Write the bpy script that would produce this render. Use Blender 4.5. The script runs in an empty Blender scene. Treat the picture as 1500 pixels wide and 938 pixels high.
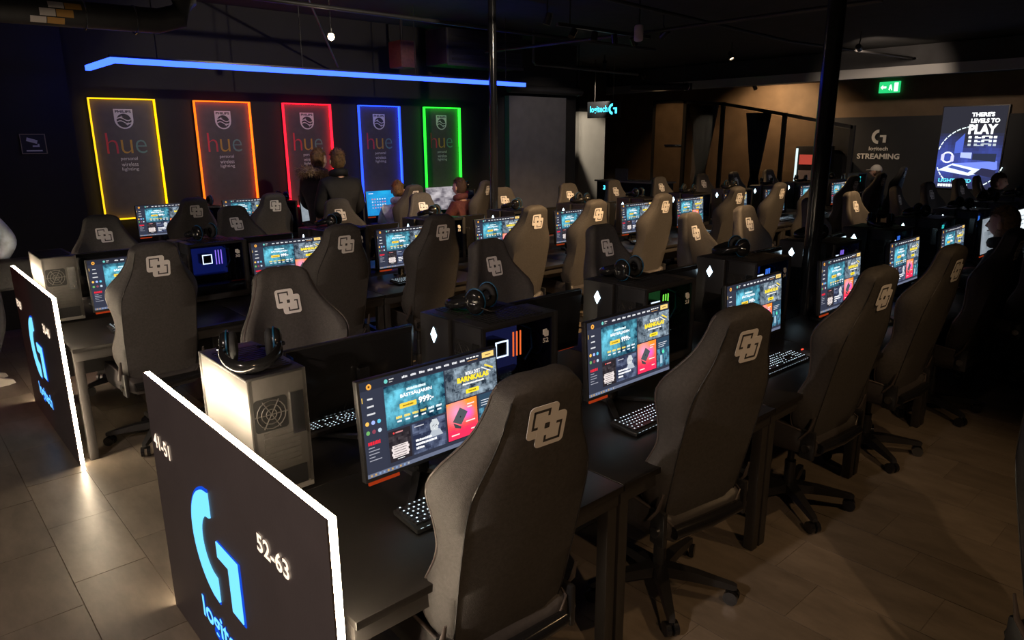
import bpy, bmesh, math, random
from mathutils import Vector, Matrix, noise
import numpy as np
random.seed(7)
SC = bpy.context.scene
COL = SC.collection

# ------------------------------------------------------------------ camera, world, lights, exposure
F_PX = 1028.93
yaw, pitch, roll = math.radians(42.0955), math.radians(-14.5734), math.radians(-0.366)
CAM = Vector((-0.6952, -1.4165, 1.9338))
fw = Vector((math.sin(yaw)*math.cos(pitch), math.cos(yaw)*math.cos(pitch), math.sin(pitch)))
rt = Vector((math.cos(yaw), -math.sin(yaw), 0)); upv = rt.cross(fw)
rt2 = rt*math.cos(roll)+upv*math.sin(roll); up2 = -rt*math.sin(roll)+upv*math.cos(roll)
cd = bpy.data.cameras.new('camera'); cam = bpy.data.objects.new('camera', cd); COL.objects.link(cam)
cd.sensor_width = 36; cd.lens = F_PX/1500*36; cd.clip_start = .05; cd.clip_end = 100
R = Matrix((rt2, up2, -fw)).transposed().to_4x4(); cam.matrix_world = Matrix.Translation(CAM) @ R
SC.camera = cam
W = bpy.data.worlds.new('world'); SC.world = W; W.use_nodes = True
W.node_tree.nodes['Background'].inputs[0].default_value = (.010, .011, .016, 1)
W.node_tree.nodes['Background'].inputs[1].default_value = 1.0
vs = SC.view_settings; vs.view_transform = 'Standard'; vs.look = 'None'; vs.gamma = 1; vs.exposure = 0.0
vs.use_curve_mapping = False
SC.cycles.use_denoising = True
SC.cycles.max_bounces = 6
SC.cycles.sample_clamp_indirect = 4

WARM = (1.0, .62, .30)
# ceiling spots: position, aim, watts, cone degrees, colour
SPOTS = [((-.6, -3.2, 3.25), (1.2, .1, .3), 140, 62, (1, .64, .36)),
         ((2.7, -1.7, 3.25), (2.6, -.6, 0), 60, 74, WARM),
         ((4.4, 1.15, 3.25), (4.5, 3.2, 1.0), 750, 66, WARM),
         ((7.4, 1.0, 3.25), (7.4, 3.2, 1.0), 480, 66, WARM),
         ((5.6, 4.9, 3.25), (5.3, 5.6, 1.0), 60, 70, WARM),
         ((14.85, 7.4, 3.0), (16.2, 7.4, 1.75), 150, 130, (1, .66, .36)),
         ((10.8, 5.6, 3.25), (10.5, 4.2, .9), 120, 75, WARM),
         ((10.6, 8.3, 3.3), (12.2, 10.0, 1.2), 260, 50, (1, .86, .66)),
         ((11.2, 3.6, 3.25), (16.1, 4.6, 2.3), 160, 62, (1, .78, .58)),  # added to brighten the streaming sign and poster wall
         ((3.7, 1.75, 3.3), (3.9, 7.6, 1.95), 280, 54, (1, .84, .68)),  # added wash that lifts the coloured panels and their lettering
         ((-3.2, -.4, 3.25), (0, 1.5, .6), 330, 62, (1, .80, .68)),  # added spot, stands in for general light from the left
         ((-3.4, 4.3, 3.2), (-.1, 4.75, .55), 55, 24, (1, .05, .04)),  # added red spot, gives the red tint on panel and floor
         ((12.4, 8.7, 3.2), (14.5, 9.4, 1.8), 45, 50, WARM),  # added to brighten the booth door
         ((7.6, 4.7, 3.25), (8.2, 7.6, 1.6), 70, 50, (1, .86, .76))]  # added to lift the grey wall strip out of the dark

# ------------------------------------------------------------------ materials
def nodes(m):
    m.use_nodes = True
    return m.node_tree.nodes, m.node_tree.links
def mat(name, col, rough=.5, metal=0, spec=.5, var=0, scale=30, bump=0, bscale=200, coat=0):
    m = bpy.data.materials.new(name); n, l = nodes(m); b = n['Principled BSDF']
    b.inputs['Base Color'].default_value = (*col, 1); b.inputs['Roughness'].default_value = rough
    b.inputs['Metallic'].default_value = metal; b.inputs['Specular IOR Level'].default_value = spec
    b.inputs['Coat Weight'].default_value = coat
    if var or bump:
        tc = n.new('ShaderNodeTexCoord')
    if var:
        t = n.new('ShaderNodeTexNoise'); t.inputs['Scale'].default_value = scale; t.inputs['Detail'].default_value = 5
        l.new(tc.outputs['Object'], t.inputs['Vector'])
        r = n.new('ShaderNodeValToRGB'); r.color_ramp.elements[0].position = .3; r.color_ramp.elements[1].position = .7
        r.color_ramp.elements[0].color = (*[c*(1-var) for c in col], 1); r.color_ramp.elements[1].color = (*[min(1, c*(1+var)) for c in col], 1)
        l.new(t.outputs['Fac'], r.inputs['Fac']); l.new(r.outputs['Color'], b.inputs['Base Color'])
    if bump:
        t2 = n.new('ShaderNodeTexNoise'); t2.inputs['Scale'].default_value = bscale; t2.inputs['Detail'].default_value = 3
        l.new(tc.outputs['Object'], t2.inputs['Vector'])
        bp = n.new('ShaderNodeBump'); bp.inputs['Strength'].default_value = bump; bp.inputs['Distance'].default_value = .01
        l.new(t2.outputs['Fac'], bp.inputs['Height']); l.new(bp.outputs['Normal'], b.inputs['Normal'])
    return m
def emit(name, col, s, sample=True):
    m = bpy.data.materials.new(name); n, l = nodes(m); n.remove(n['Principled BSDF'])
    e = n.new('ShaderNodeEmission'); e.inputs[0].default_value = (*col, 1); e.inputs[1].default_value = s
    l.new(e.outputs[0], n['Material Output'].inputs[0])
    if not sample: m.cycles.emission_sampling = 'NONE'
    return m
def attr_mat(name, s, rough=None):
    m = bpy.data.materials.new(name); n, l = nodes(m); b = n['Principled BSDF']
    a = n.new('ShaderNodeVertexColor'); a.layer_name = 'Col'
    if s:
        n.remove(b); e = n.new('ShaderNodeEmission'); e.inputs[1].default_value = s
        l.new(a.outputs['Color'], e.inputs[0]); l.new(e.outputs[0], n['Material Output'].inputs[0])
    else:
        l.new(a.outputs['Color'], b.inputs['Base Color']); b.inputs['Roughness'].default_value = rough
    return m
def glass_mat(name, tint=(.35, .37, .4), refl=.12):
    m = bpy.data.materials.new(name); n, l = nodes(m); n.remove(n['Principled BSDF'])
    t = n.new('ShaderNodeBsdfTransparent'); t.inputs[0].default_value = (*tint, 1)
    g = n.new('ShaderNodeBsdfGlossy'); g.inputs['Roughness'].default_value = .03
    lw = n.new('ShaderNodeLayerWeight'); pw = n.new('ShaderNodeMath'); pw.operation = 'POWER'; pw.inputs[1].default_value = 4; l.new(lw.outputs['Facing'], pw.inputs[0])
    fr = n.new('ShaderNodeMath'); fr.operation = 'MULTIPLY_ADD'; fr.inputs[1].default_value = .6; fr.inputs[2].default_value = .03; l.new(pw.outputs[0], fr.inputs[0])
    mx = n.new('ShaderNodeMixShader'); l.new(fr.outputs[0], mx.inputs[0]); l.new(t.outputs[0], mx.inputs[1]); l.new(g.outputs[0], mx.inputs[2])
    l.new(mx.outputs[0], n['Material Output'].inputs[0])
    return m
M = {}
M['fabric'] = mat('chair_fabric', (.060, .056, .054), .62, var=.18, scale=90, bump=.25, bscale=420, spec=.35)
M['bolster'] = mat('chair_bolster', (.045, .041, .042), .45, var=.15, scale=60, bump=.1, bscale=300)
M['piping'] = mat('chair_piping', (.075, .062, .060), .4)
M['emblem'] = mat('emblem_silver', (.80, .78, .77), .45)
M['emblem_line'] = mat('emblem_line', (.05, .048, .05), .6)
M['plastic'] = mat('black_plastic', (.016, .016, .017), .38, bump=.04, bscale=500)
M['gloss'] = mat('gloss_black', (.012, .012, .013), .16)
M['satin'] = mat('satin_black_metal', (.03, .03, .032), .32, metal=.3)
M['chrome'] = mat('chrome', (.6, .6, .6), .22, metal=1)
M['desk'] = mat('desk_laminate', (.014, .0125, .0115), .36, var=.12, scale=25, bump=.02, bscale=300)
M['deskframe'] = mat('desk_frame_steel', (.034, .031, .029), .48, metal=.1, var=.08)
M['case'] = mat('case_black', (.022, .022, .024), .4, bump=.03, bscale=400)
M['steel'] = mat('lit_case_and_metal', (.36, .35, .33), .42, metal=.35, var=.05, scale=8)  # on tower sides: case colour lightened for the strip light falling there
M['steel_dark'] = mat('lit_back_and_metal', (.085, .08, .074), .45, metal=.2, var=.08)
M['hole'] = mat('vent_black', (.008, .008, .008), .7)
M['board'] = mat('motherboard', (.02, .022, .026), .5, var=.5, scale=60)
M['glass'] = glass_mat('tinted_glass', (.55, .56, .6))
M['booth_glass'] = glass_mat('booth_glass', (.75, .74, .72))
M['panel'] = mat('end_panel_face', (.085, .072, .076), .5, var=.06, scale=6, bump=.05, bscale=60)
M['wall'] = mat('wall_black_paint', (.015, .0135, .0135), .75, var=.12, scale=5, bump=.08, bscale=40)
M['wall_brown'] = mat('wall_brown_paint', (.17, .115, .07), .7, var=.15, scale=3, bump=.1, bscale=50)
M['wall_navy'] = mat('wall_dark_navy', (.018, .02, .026), .65, var=.1, scale=3)
M['wall_grey'] = mat('wall_grey_paint', (.15, .145, .155), .75, var=.1, scale=6)
M['white_wall'] = mat('white_wall_paint', (.55, .53, .50), .7, var=.05, scale=4)
M['ceil'] = mat('ceiling_black', (.028, .028, .032), .85, var=.2, scale=4)
M['duct'] = mat('duct_black', (.022, .021, .022), .5, var=.2, scale=10)
M['grout'] = mat('grout', (.17, .14, .11), .9, var=.2, scale=40)
M['led'] = emit('led_warm_white', (1, .80, .56), 50)
M['logo_blue'] = emit('logo_light_blue', (.16, .60, 1), 1.5)
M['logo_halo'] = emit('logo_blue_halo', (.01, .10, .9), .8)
M['num'] = emit('number_warm_white', (1, .78, .58), 1.6)
M['blue_led'] = emit('blue_led', (.022, .062, 1), 6.0)
M['diamond'] = emit('diamond_white', (.62, .85, 1), 7)
M['key_glow'] = emit('key_glow', (.70, .88, 1), 2.2, False)
M['screen'] = attr_mat('screen_display', 1.25)
M['orange_glow'] = emit('monitor_orange_glow', (1, .10, .02), .3, False)
M['print'] = attr_mat('flat_print', 0, .5)
M['lightbox'] = attr_mat('lightbox_print', 1.6)
M['white_text'] = mat('white_lettering', (.75, .74, .72), .6)
M['cushion'] = mat('ear_cushion', (.02, .022, .025), .75)
M['blue_ring'] = mat('headset_blue_ring', (.012, .10, .22), .35)
M['tan'] = mat('headset_tan', (.30, .23, .15), .6)
M['skin'] = mat('skin', (.55, .33, .24), .55, var=.08, scale=15)
M['hair_blond'] = mat('hair_blond', (.17, .09, .030), .6, var=.6, scale=40, bump=.6, bscale=150)
M['hair_brown'] = mat('hair_brown', (.07, .036, .02), .6, var=.4, scale=90, bump=.6, bscale=150)
M['jacket'] = mat('black_jacket', (.014, .014, .015), .7, spec=.3, var=.2, scale=12, bump=.4, bscale=18)
M['fur'] = mat('fur_trim', (.36, .25, .15), .9, var=.5, scale=80)
M['pale'] = mat('pale_blue_jacket', (.45, .52, .62), .7, var=.35, scale=14)
M['trousers'] = mat('dark_trousers', (.035, .035, .04), .8, var=.2)
M['shoe'] = mat('white_shoe', (.62, .58, .50), .6)
M['red_cloth'] = mat('red_brown_hoodie', (.12, .035, .03), .8, var=.2)
M['curtain'] = mat('dark_curtain', (.016, .015, .015), .9)
M['sticker_w'] = mat('pipe_sticker_white', (.55, .50, .48), .6)
M['sticker_o'] = mat('pipe_sticker_orange', (.42, .22, .05), .6)
M['pinkwhite'] = mat('device_white', (.5, .42, .48), .5)
M['bulb'] = emit('bulb_glow', (1, .72, .38), 60)
M['lens'] = emit('spot_lens', (1, .74, .45), 6)
M['redbox'] = mat('rust_box', (.13, .045, .035), .7, var=.2)
M['soffit'] = mat('soffit_white', (.30, .30, .31), .7)

def tile_material():
    m = bpy.data.materials.new('floor_tile'); n, l = nodes(m); b = n['Principled BSDF']
    tc = n.new('ShaderNodeTexCoord'); oi = n.new('ShaderNodeObjectInfo')
    mp = n.new('ShaderNodeVectorMath'); mp.operation = 'ADD'
    l.new(tc.outputs['Object'], mp.inputs[0]); l.new(oi.outputs['Location'], mp.inputs[1])
    sc = n.new('ShaderNodeMapping'); sc.inputs['Scale'].default_value = (9, 3.2, 9); l.new(mp.outputs[0], sc.inputs[0])
    t = n.new('ShaderNodeTexNoise'); t.inputs['Scale'].default_value = 1.0; t.inputs['Detail'].default_value = 8; t.inputs['Roughness'].default_value = .65
    l.new(sc.outputs[0], t.inputs['Vector'])
    r = n.new('ShaderNodeValToRGB'); r.color_ramp.elements[0].position = .28; r.color_ramp.elements[1].position = .75
    r.color_ramp.elements[0].color = (.125, .103, .080, 1); r.color_ramp.elements[1].color = (.24, .20, .158, 1)
    l.new(t.outputs['Fac'], r.inputs['Fac'])
    hs = n.new('ShaderNodeHueSaturation'); mr = n.new('ShaderNodeMapRange'); mr.inputs['To Min'].default_value = .85; mr.inputs['To Max'].default_value = 1.15
    l.new(oi.outputs['Random'], mr.inputs['Value']); l.new(mr.outputs[0], hs.inputs['Value']); l.new(r.outputs['Color'], hs.inputs['Color'])
    l.new(hs.outputs[0], b.inputs['Base Color'])
    b.inputs['Roughness'].default_value = .36
    bp = n.new('ShaderNodeBump'); bp.inputs['Strength'].default_value = .12; bp.inputs['Distance'].default_value = .004
    l.new(t.outputs['Fac'], bp.inputs['Height']); l.new(bp.outputs[0], b.inputs['Normal'])
    return m
M['tile'] = tile_material()

# ------------------------------------------------------------------ mesh helpers
class MB:
    def __init__(s): s.v = []; s.f = []; s.c = []; s.m = Matrix.Identity(4); s.col = None
    def add(s, vs, fs):
        b = len(s.v); s.v += [tuple(s.m @ Vector(p)) for p in vs]
        s.f += [tuple(i+b for i in f) for f in fs]; s.c += [s.col]*len(fs)
        return s
    def box(s, c, d, ch=0):
        x, y, z = d[0]/2, d[1]/2, d[2]/2
        if not ch:
            vs = [(c[0]+a*x, c[1]+b*y, c[2]+e*z) for a in (-1, 1) for b in (-1, 1) for e in (-1, 1)]
            return s.add(vs, [(0, 1, 3, 2), (4, 6, 7, 5), (0, 4, 5, 1), (2, 3, 7, 6), (0, 2, 6, 4), (1, 5, 7, 3)])
        bm = bmesh.new(); bmesh.ops.create_cube(bm, size=1)
        for v in bm.verts: v.co = Vector((v.co.x*d[0], v.co.y*d[1], v.co.z*d[2]))
        bmesh.ops.bevel(bm, geom=bm.edges[:], offset=ch, segments=2, affect='EDGES', profile=.5)
        bm.verts.index_update()
        s.add([(v.co.x+c[0], v.co.y+c[1], v.co.z+c[2]) for v in bm.verts], [[v.index for v in f.verts] for f in bm.faces]); bm.free()
        return s
    def loft(s, rings, caps=True, close=False):
        n = len(rings[0]); vs = [p for r in rings for p in r]; fs = []
        for k in range(len(rings)-(0 if close else 1)):
            k2 = (k+1) % len(rings)
            for i in range(n):
                j = (i+1) % n; fs.append((k*n+i, k*n+j, k2*n+j, k2*n+i))
        if caps and not close: fs.append(tuple(reversed(range(n)))); fs.append(tuple(range((len(rings)-1)*n, len(rings)*n)))
        return s.add(vs, fs)
    def tube(s, pts, r, n=8, close=False, up=(0, 0, 1), flat=1.0):
        pts = [Vector(p) for p in pts]; rings = []; N = len(pts)
        for i, p in enumerate(pts):
            a = pts[(i-1) % N] if (i or close) else p; b = pts[(i+1) % N] if (i < N-1 or close) else p
            t = (b-a).normalized(); u = Vector(up)
            if abs(t.dot(u)) > .95: u = Vector((0, 1, 0)) if abs(t.y) < .9 else Vector((1, 0, 0))
            x = t.cross(u).normalized(); y = x.cross(t).normalized()
            rr = r[i] if isinstance(r, (list, tuple)) else r
            rings.append([tuple(p+x*rr*math.cos(2*math.pi*k/n)+y*rr*flat*math.sin(2*math.pi*k/n)) for k in range(n)])
        return s.loft(rings, True, close)
    def cyl(s, a, b, r, n=16): return s.tube([a, b], r, n)
    def lathe(s, prof, n=20, axis=None):
        rings = [[(r*math.cos(2*math.pi*k/n), r*math.sin(2*math.pi*k/n), z) for k in range(n)] for r, z in prof]
        old = s.m
        if axis is not None: s.m = s.m @ axis
        s.loft(rings); s.m = old; return s
    def prism(s, poly, z0, z1):
        n = len(poly); vs = [(x, y, z0) for x, y in poly]+[(x, y, z1) for x, y in poly]
        fs = [tuple(reversed(range(n))), tuple(range(n, 2*n))]+[(i, (i+1) % n, n+(i+1) % n, n+i) for i in range(n)]
        return s.add(vs, fs)
    def quad(s, x0, y0, x1, y1, z=0): return s.add([(x0, y0, z), (x1, y0, z), (x1, y1, z), (x0, y1, z)], [(0, 1, 2, 3)])
    def poly(s, pts, z=0): return s.add([(x, y, z) for x, y in pts], [tuple(range(len(pts)))])
    def ellipsoid(s, c, r, nu=14, nv=10, v0=0, v1=math.pi):
        rings = []
        for j in range(nv+1):
            a = v0+(v1-v0)*j/nv; a = min(max(a, .02), math.pi-.02)
            rings.append([(c[0]+r[0]*math.sin(a)*math.cos(2*math.pi*k/nu), c[1]+r[1]*math.sin(a)*math.sin(2*math.pi*k/nu), c[2]-r[2]*math.cos(a)) for k in range(nu)])
        return s.loft(rings)
    def text(s, body, x, y, w=None, h=None, z=0, bold=0.0, align='L'):
        vs, fs = text_geo(body, bold)
        xs = [p[0] for p in vs]; ys = [p[1] for p in vs]; x0, x1, y0, y1 = min(xs), max(xs), min(ys), max(ys)
        sx = w/(x1-x0) if w else None; sy = h/(y1-y0) if h else None
        sx = sx or sy; sy = sy or sx
        ox = {'L': 0, 'C': -(x1-x0)*sx/2, 'R': -(x1-x0)*sx}[align]
        return s.add([((p[0]-x0)*sx+x+ox, (p[1]-y0)*sy+y, z) for p in vs], fs)
    def mesh(s, name, smooth=None):
        me = bpy.data.meshes.new(name); me.from_pydata(s.v, [], s.f)
        if any(c is not None for c in s.c):
            a = me.color_attributes.new('Col', 'FLOAT_COLOR', 'CORNER'); i = 0
            buf = np.ones((len(me.loops), 4), dtype=np.float32)
            for f, c in zip(me.polygons, s.c):
                if c is None: c = (0, 0, 0)
                buf[f.loop_start:f.loop_start+f.loop_total, :3] = c
            a.data.foreach_set('color', buf.ravel())
        if smooth is not None:
            me.polygons.foreach_set('use_smooth', [True]*len(me.polygons)); me.set_sharp_from_angle(angle=math.radians(smooth))
        me.validate(); me.update(); return me
    def build(s, name, m, parent=None, smooth=None):
        return ob(name, s.mesh(name, smooth), m, parent)
_tg = {}
def text_geo(body, bold=0):
    k = (body, bold)
    if k in _tg: return _tg[k]
    c = bpy.data.curves.new('t', 'FONT'); c.body = body; c.size = 1; c.offset = bold; c.resolution_u = 3
    o = bpy.data.objects.new('t', c); COL.objects.link(o)
    me = bpy.data.meshes.new_from_object(o.evaluated_get(bpy.context.evaluated_depsgraph_get()))
    r = ([tuple(v.co) for v in me.vertices], [tuple(p.vertices) for p in me.polygons])
    bpy.data.objects.remove(o); bpy.data.meshes.remove(me); bpy.data.curves.remove(c)
    _tg[k] = r; return r
def ob(name, me, m, parent=None):
    o = bpy.data.objects.new(name, me); COL.objects.link(o)
    if m is not None and not me.materials: me.materials.append(M[m] if isinstance(m, str) else m)
    if parent: o.parent = parent
    return o
def tag(o, label, cat, group=None):
    o['label'] = label; o['category'] = cat
    if group: o['group'] = group
    return o
def thing(name, label, cat, loc=(0, 0, 0), rz=0, group=None):
    o = bpy.data.objects.new(name, None); COL.objects.link(o); o.empty_display_size = .1
    o.location = loc; o.rotation_euler = (0, 0, rz)
    return tag(o, label, cat, group)
def struct(o): o['kind'] = 'structure'; return o
def copy_tree(o, parent=None):
    c = o.copy(); COL.objects.link(c); c.parent = parent
    for ch in list(o.children): copy_tree(ch, c)
    return c
def frame(origin, right, up):
    r = Vector(right).normalized(); u = Vector(up).normalized(); n = r.cross(u)
    m = Matrix((r, u, n)).transposed().to_4x4(); m.translation = Vector(origin); return m
def ordn(k): return ['first', 'second', 'third', 'fourth', 'fifth', 'sixth', 'seventh', 'eighth', 'ninth', 'tenth', 'eleventh', 'twelfth'][k]
def project(p):
    v = Vector(p)-CAM; z = v.dot(fw)
    if z < .05: return None
    return 750+F_PX*v.dot(rt2)/z, 469-F_PX*v.dot(up2)/z, z
def arc(cx, cy, r, a0, a1, n): return [(cx+r*math.cos(math.radians(a0+(a1-a0)*i/n)), cy+r*math.sin(math.radians(a0+(a1-a0)*i/n))) for i in range(n+1)]

# ------------------------------------------------------------------ room shell
fl = struct(MB().box((6, 4, -.029), (21, 21, .05)).build('floor', 'grout'))
TW, TL, G = .305, .612, .004
tiles = []
for i in range(-14, 56):
    x0 = -.005+i*TW; off = (i*.2) % TL+.33
    for j in range(-12, 26):
        y0 = j*TL+off-TL
        if x0 < -4.3 or x0 > 16.3 or y0 < -6.3 or y0 > 14: continue
        tiles.append((x0, y0))
def tile_score(t):
    q = project((t[0]+TW/2, t[1]+TL/2, 0))
    if not q or not (-60 < q[0] < 1560 and 0 < q[1] < 1010): return 0
    return (CAM.z/q[2]**3) * (.15 if (.3 < t[0] and .35 < t[1] < 1.0) else 1)
tiles.sort(key=tile_score, reverse=True)
tme = MB().box((0, 0, -.010), (TW-G, TL-G, .02)).mesh('tile')
for k, (x0, y0) in enumerate(tiles[:290]):
    o = ob('tile', tme, 'tile', fl); o.location = (x0+TW/2, y0+TL/2, random.uniform(-.0006, .0006))
mb = MB()
for x0, y0 in tiles[290:]: mb.box((x0+TW/2, y0+TL/2, -.010), (TW-G, TL-G, .02))
o = mb.build('tile_field', 'tile', fl); o['kind'] = 'stuff'

struct(MB().box((6, 4, 3.55), (21, 21, .1)).build('ceiling', 'ceil'))
HY = 7.66
struct(MB().box((3.3, HY+.1, 1.75), (11.6, .2, 3.5)).build('wall_back', 'wall'))
struct(MB().box((-1.7, HY-.12, 1.75), (5.5, .24, 3.5)).build('wall_back_buttress', 'wall'))
struct(MB().box((8.05, HY-.05, 1.3), (1.35, .12, 2.6)).build('trim_1', 'wall_grey'))
struct(MB().box((16.2, 4, 1.75), (.2, 21, 3.5)).build('wall_right', 'wall_brown'))
struct(MB().box((16.08, 3.6, 1.25), (.06, 5.2, 2.15)).build('trim_2', 'wall_navy'))
struct(MB().box((-4.5, 4, 1.75), (.2, 21, 3.5)).build('wall_left', 'wall'))
struct(MB().box((6, -6.5, 1.75), (21, .2, 3.5)).build('wall_front', 'wall'))
struct(MB().box((11.9, 13.9, 1.75), (9, .2, 3.5)).build('wall_far', 'wall'))
struct(MB().box((12.2, 10.1, 1.25), (.92, .2, 2.5)).build('wall_white_pier', 'white_wall'))
struct(MB().box((12.2, 10.1, 3.0), (.92, .2, 1.0)).build('trim_3', 'wall'))
struct(MB().box((13.55, 6.5, 3.05), (.12, 17, .17)).build('trim_4', 'soffit'))
struct(MB().box((14.8, 6.5, 3.3), (2.5, 17, .36)).build('trim_5', 'ceil'))

# ------------------------------------------------------------------ logos
def g_logo(mb, cx, cy, r, z0, z1):
    ro, ri = r, r*.56
    out = [p for p in arc(cx, cy, ro, 98, 262, 20)]
    out[0] = (cx-.05*r, out[0][1]); out[-1] = (cx-.05*r, out[-1][1])
    inn = [p for p in arc(cx-.02*r, cy, ri, 254, 106, 20)]
    inn[0] = (cx-.05*r, cy-ri*.98); inn[-1] = (cx-.05*r, cy+ri*.98)
    n = len(out); poly = out+inn
    vs = []; fs = []
    for i in range(n-1):
        a, b = out[i], out[i+1]; c, d = inn[len(inn)-2-i], inn[len(inn)-1-i]
        mb.prism([a, b, c, d], z0, z1)
    mb.prism([(cx+.12*r, cy-.06*r), (cx+.98*r, cy-.06*r), (cx+.98*r, cy+.22*r), (cx+.12*r, cy+.22*r)][::1], z0, z1)
    mb.prism([(cx+.56*r, cy-.82*r), (cx+.98*r, cy-.82*r), (cx+.98*r, cy-.06*r), (cx+.56*r, cy-.06*r)], z0, z1)
    return mb
def rrect(cx, cy, w, h, r, n=4):
    p = []
    for sx, sy, a in ((1, 1, 0), (-1, 1, 90), (-1, -1, 180), (1, -1, 270)):
        p += arc(cx+sx*(w/2-r), cy+sy*(h/2-r), r, a, a+90, n)
    return p
def emblem_geo(fill, line, s, z=0):
    """two overlapping rounded squares, width s"""
    a = s*.75; o = s*.125
    fill.prism(rrect(-o, o, a, a, a*.14), z, z+.002); fill.prism(rrect(o, -o, a, a, a*.14), z, z+.0023)
    t = s*.055; e = .0028; q = a*.29
    for sg in (1, -1):
        cx, cy = -o*sg, o*sg
        line.prism(sorted_rect(cx-q*sg-t*sg, cy+q*sg, cx+q*.75*sg, cy+q*sg+t*sg), z, z+e)
        line.prism(sorted_rect(cx-q*sg-t*sg, cy-q*.75*sg, cx-q*sg, cy+q*sg+t*sg), z, z+e)
        line.prism(sorted_rect(cx-q*sg, cy-q*.75*sg-t*sg*.0, cx-q*.55*sg, cy-q*.75*sg+t*sg), z, z+e)
        line.prism(sorted_rect(cx+q*.75*sg-t*sg, cy+q*.5*sg, cx+q*.75*sg, cy+q*sg), z, z+e)
    line.prism(rrect(0, 0, s*.13, s*.13, s*.02), z, z+e)
def sorted_rect(x0, y0, x1, y1):
    a, b = sorted((x0, x1)); c, d = sorted((y0, y1)); return [(a, c), (b, c), (b, d), (a, d)]

# ------------------------------------------------------------------ lit end panels
PW, PH = 1.4955, 1.05
def end_panel(y0, label, far_num, near_num):
    t = thing('end_panel', label, 'panel', (0, y0, 0), 0, 'lit end panels of the islands')
    MB().box((-.016, PW/2, PH/2), (.006, PW, PH)).build('panel_board', 'panel', t)
    s = .022
    MB().box((-.002, PW/2, (PH-s)/2), (.020, PW-2*s-.004, PH-s-.004)).build('panel_core', 'panel', t)
    mb = MB().box((-.002, PW/2, PH-s/2), (.020, PW, s)); mb.build('led_strip', 'led', t)
    for y in (s/2, PW-s/2): MB().box((-.002, y, (PH-s)/2+.004), (.020, s, PH-s-.010)).build('led_strip', 'led', t)
    fr = frame((-.0195, 0, 0), (0, -1, 0), (0, 0, 1))
    def pl(fn, name, m):
        b = MB(); b.m = fr; fn(b); return b.build(name, m, t)
    lg = pl(lambda b: g_logo(b, -.86, .565, .215, 0, .006), 'logo', 'logo_blue')
    pl(lambda b: g_logo(b, -.86, .565, .226, -.001, .003), 'logo_glow', 'logo_halo')  # larger luminous copy behind, drawn as the logo's blue halo
    pl(lambda b: b.text('logitech', -.855, .155, .46, .12, .003, .02, 'C'), 'logo_lettering', 'logo_blue')
    pl(lambda b: b.text('logitech', -.855, .1545, .463, .122, .0015, .035, 'C'), 'lettering_glow', 'logo_halo')  # wider luminous copy, drawn as the halo round the letters
    pl(lambda b: b.text(near_num, -.35, .757, .215, .062, .003, .02, 'C'), 'seat_numbers', 'num')
    pl(lambda b: b.text(far_num, -1.355, .757, .195, .062, .003, .02, 'C'), 'seat_numbers', 'num')
    return t
end_panel(0, 'dark lit end panel reading 41-51 and 52-63 with a glowing blue logo', '41-51', '52-63')
end_panel(3.2928, 'lit end panel with blue logo closing off the middle island', '19-29', '30-40')

# ------------------------------------------------------------------ chair prototype
TILT = math.radians(12.5)
def bp(x, t, d):   # backrest space -> chair space
    return (x, -.20-t*math.sin(TILT)+d*math.cos(TILT), .475+t*math.cos(TILT)+d*math.sin(TILT))
WT = [0, .05, .12, .20, .28, .35, .42, .49, .545, .59, .635, .68, .73, .78, .82, .85, .872, .885]
WW = [.195, .222, .250, .255, .238, .228, .236, .256, .268, .260, .232, .198, .168, .148, .132, .114, .086, .042]
PT = [0, .08, .30, .50, .57, .63, .69, .75, .80, .84]
PP = [.190, .205, .214, .216, .208, .184, .154, .136, .126, .118]
_T = np.linspace(-.1, 1.0, 441)
def smooth_tab(x, y, sig=.022):
    v = np.interp(_T, x, y); k = np.exp(-.5*(np.arange(-40, 41)*.0025/sig)**2); k /= k.sum()
    return np.convolve(np.pad(v, 40, 'edge'), k, 'valid')
TP, TWD = smooth_tab(PT, PP), smooth_tab(WT[:-3], WW[:-3])
TF = smooth_tab([0, .1, .2, .32, .42, .54, .61, .68, .74, .88], [.0, .02, .025, .0, .018, .04, .022, -.01, -.025, -.03])
def back_ring(t):
    tc = min(t, .825); wp = float(np.interp(tc, _T, TP)); w = max(float(np.interp(tc, _T, TWD)), wp*1.05); f = float(np.interp(tc, _T, TF)); th = .085*min(1, .6+t*8)
    h = [(wp*.5, -.004), (wp, .005), (wp+(w-wp)*.35, .030+.1*f), (wp+(w-wp)*.85, .060+f*.55), (w, .085+f*.9), (w*.98, th+.016+f), (w*.91, th+.028+f), (w*.79, th+.022+f*.7), (w*.62, th-.002), (w*.3, th-.004)]
    dd = [(0, -.006)]+h+[(0, th)]+[(-x, d) for x, d in reversed(h)]
    if t > .825:
        k = math.sqrt(max(.02, 1-((t-.825)/.0605)**2)); dd = [(x*(.25+.75*k), .045+(d-.045)*(.3+.7*k)) for x, d in dd]
    return [(x, t, d) for x, d in dd]
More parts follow.
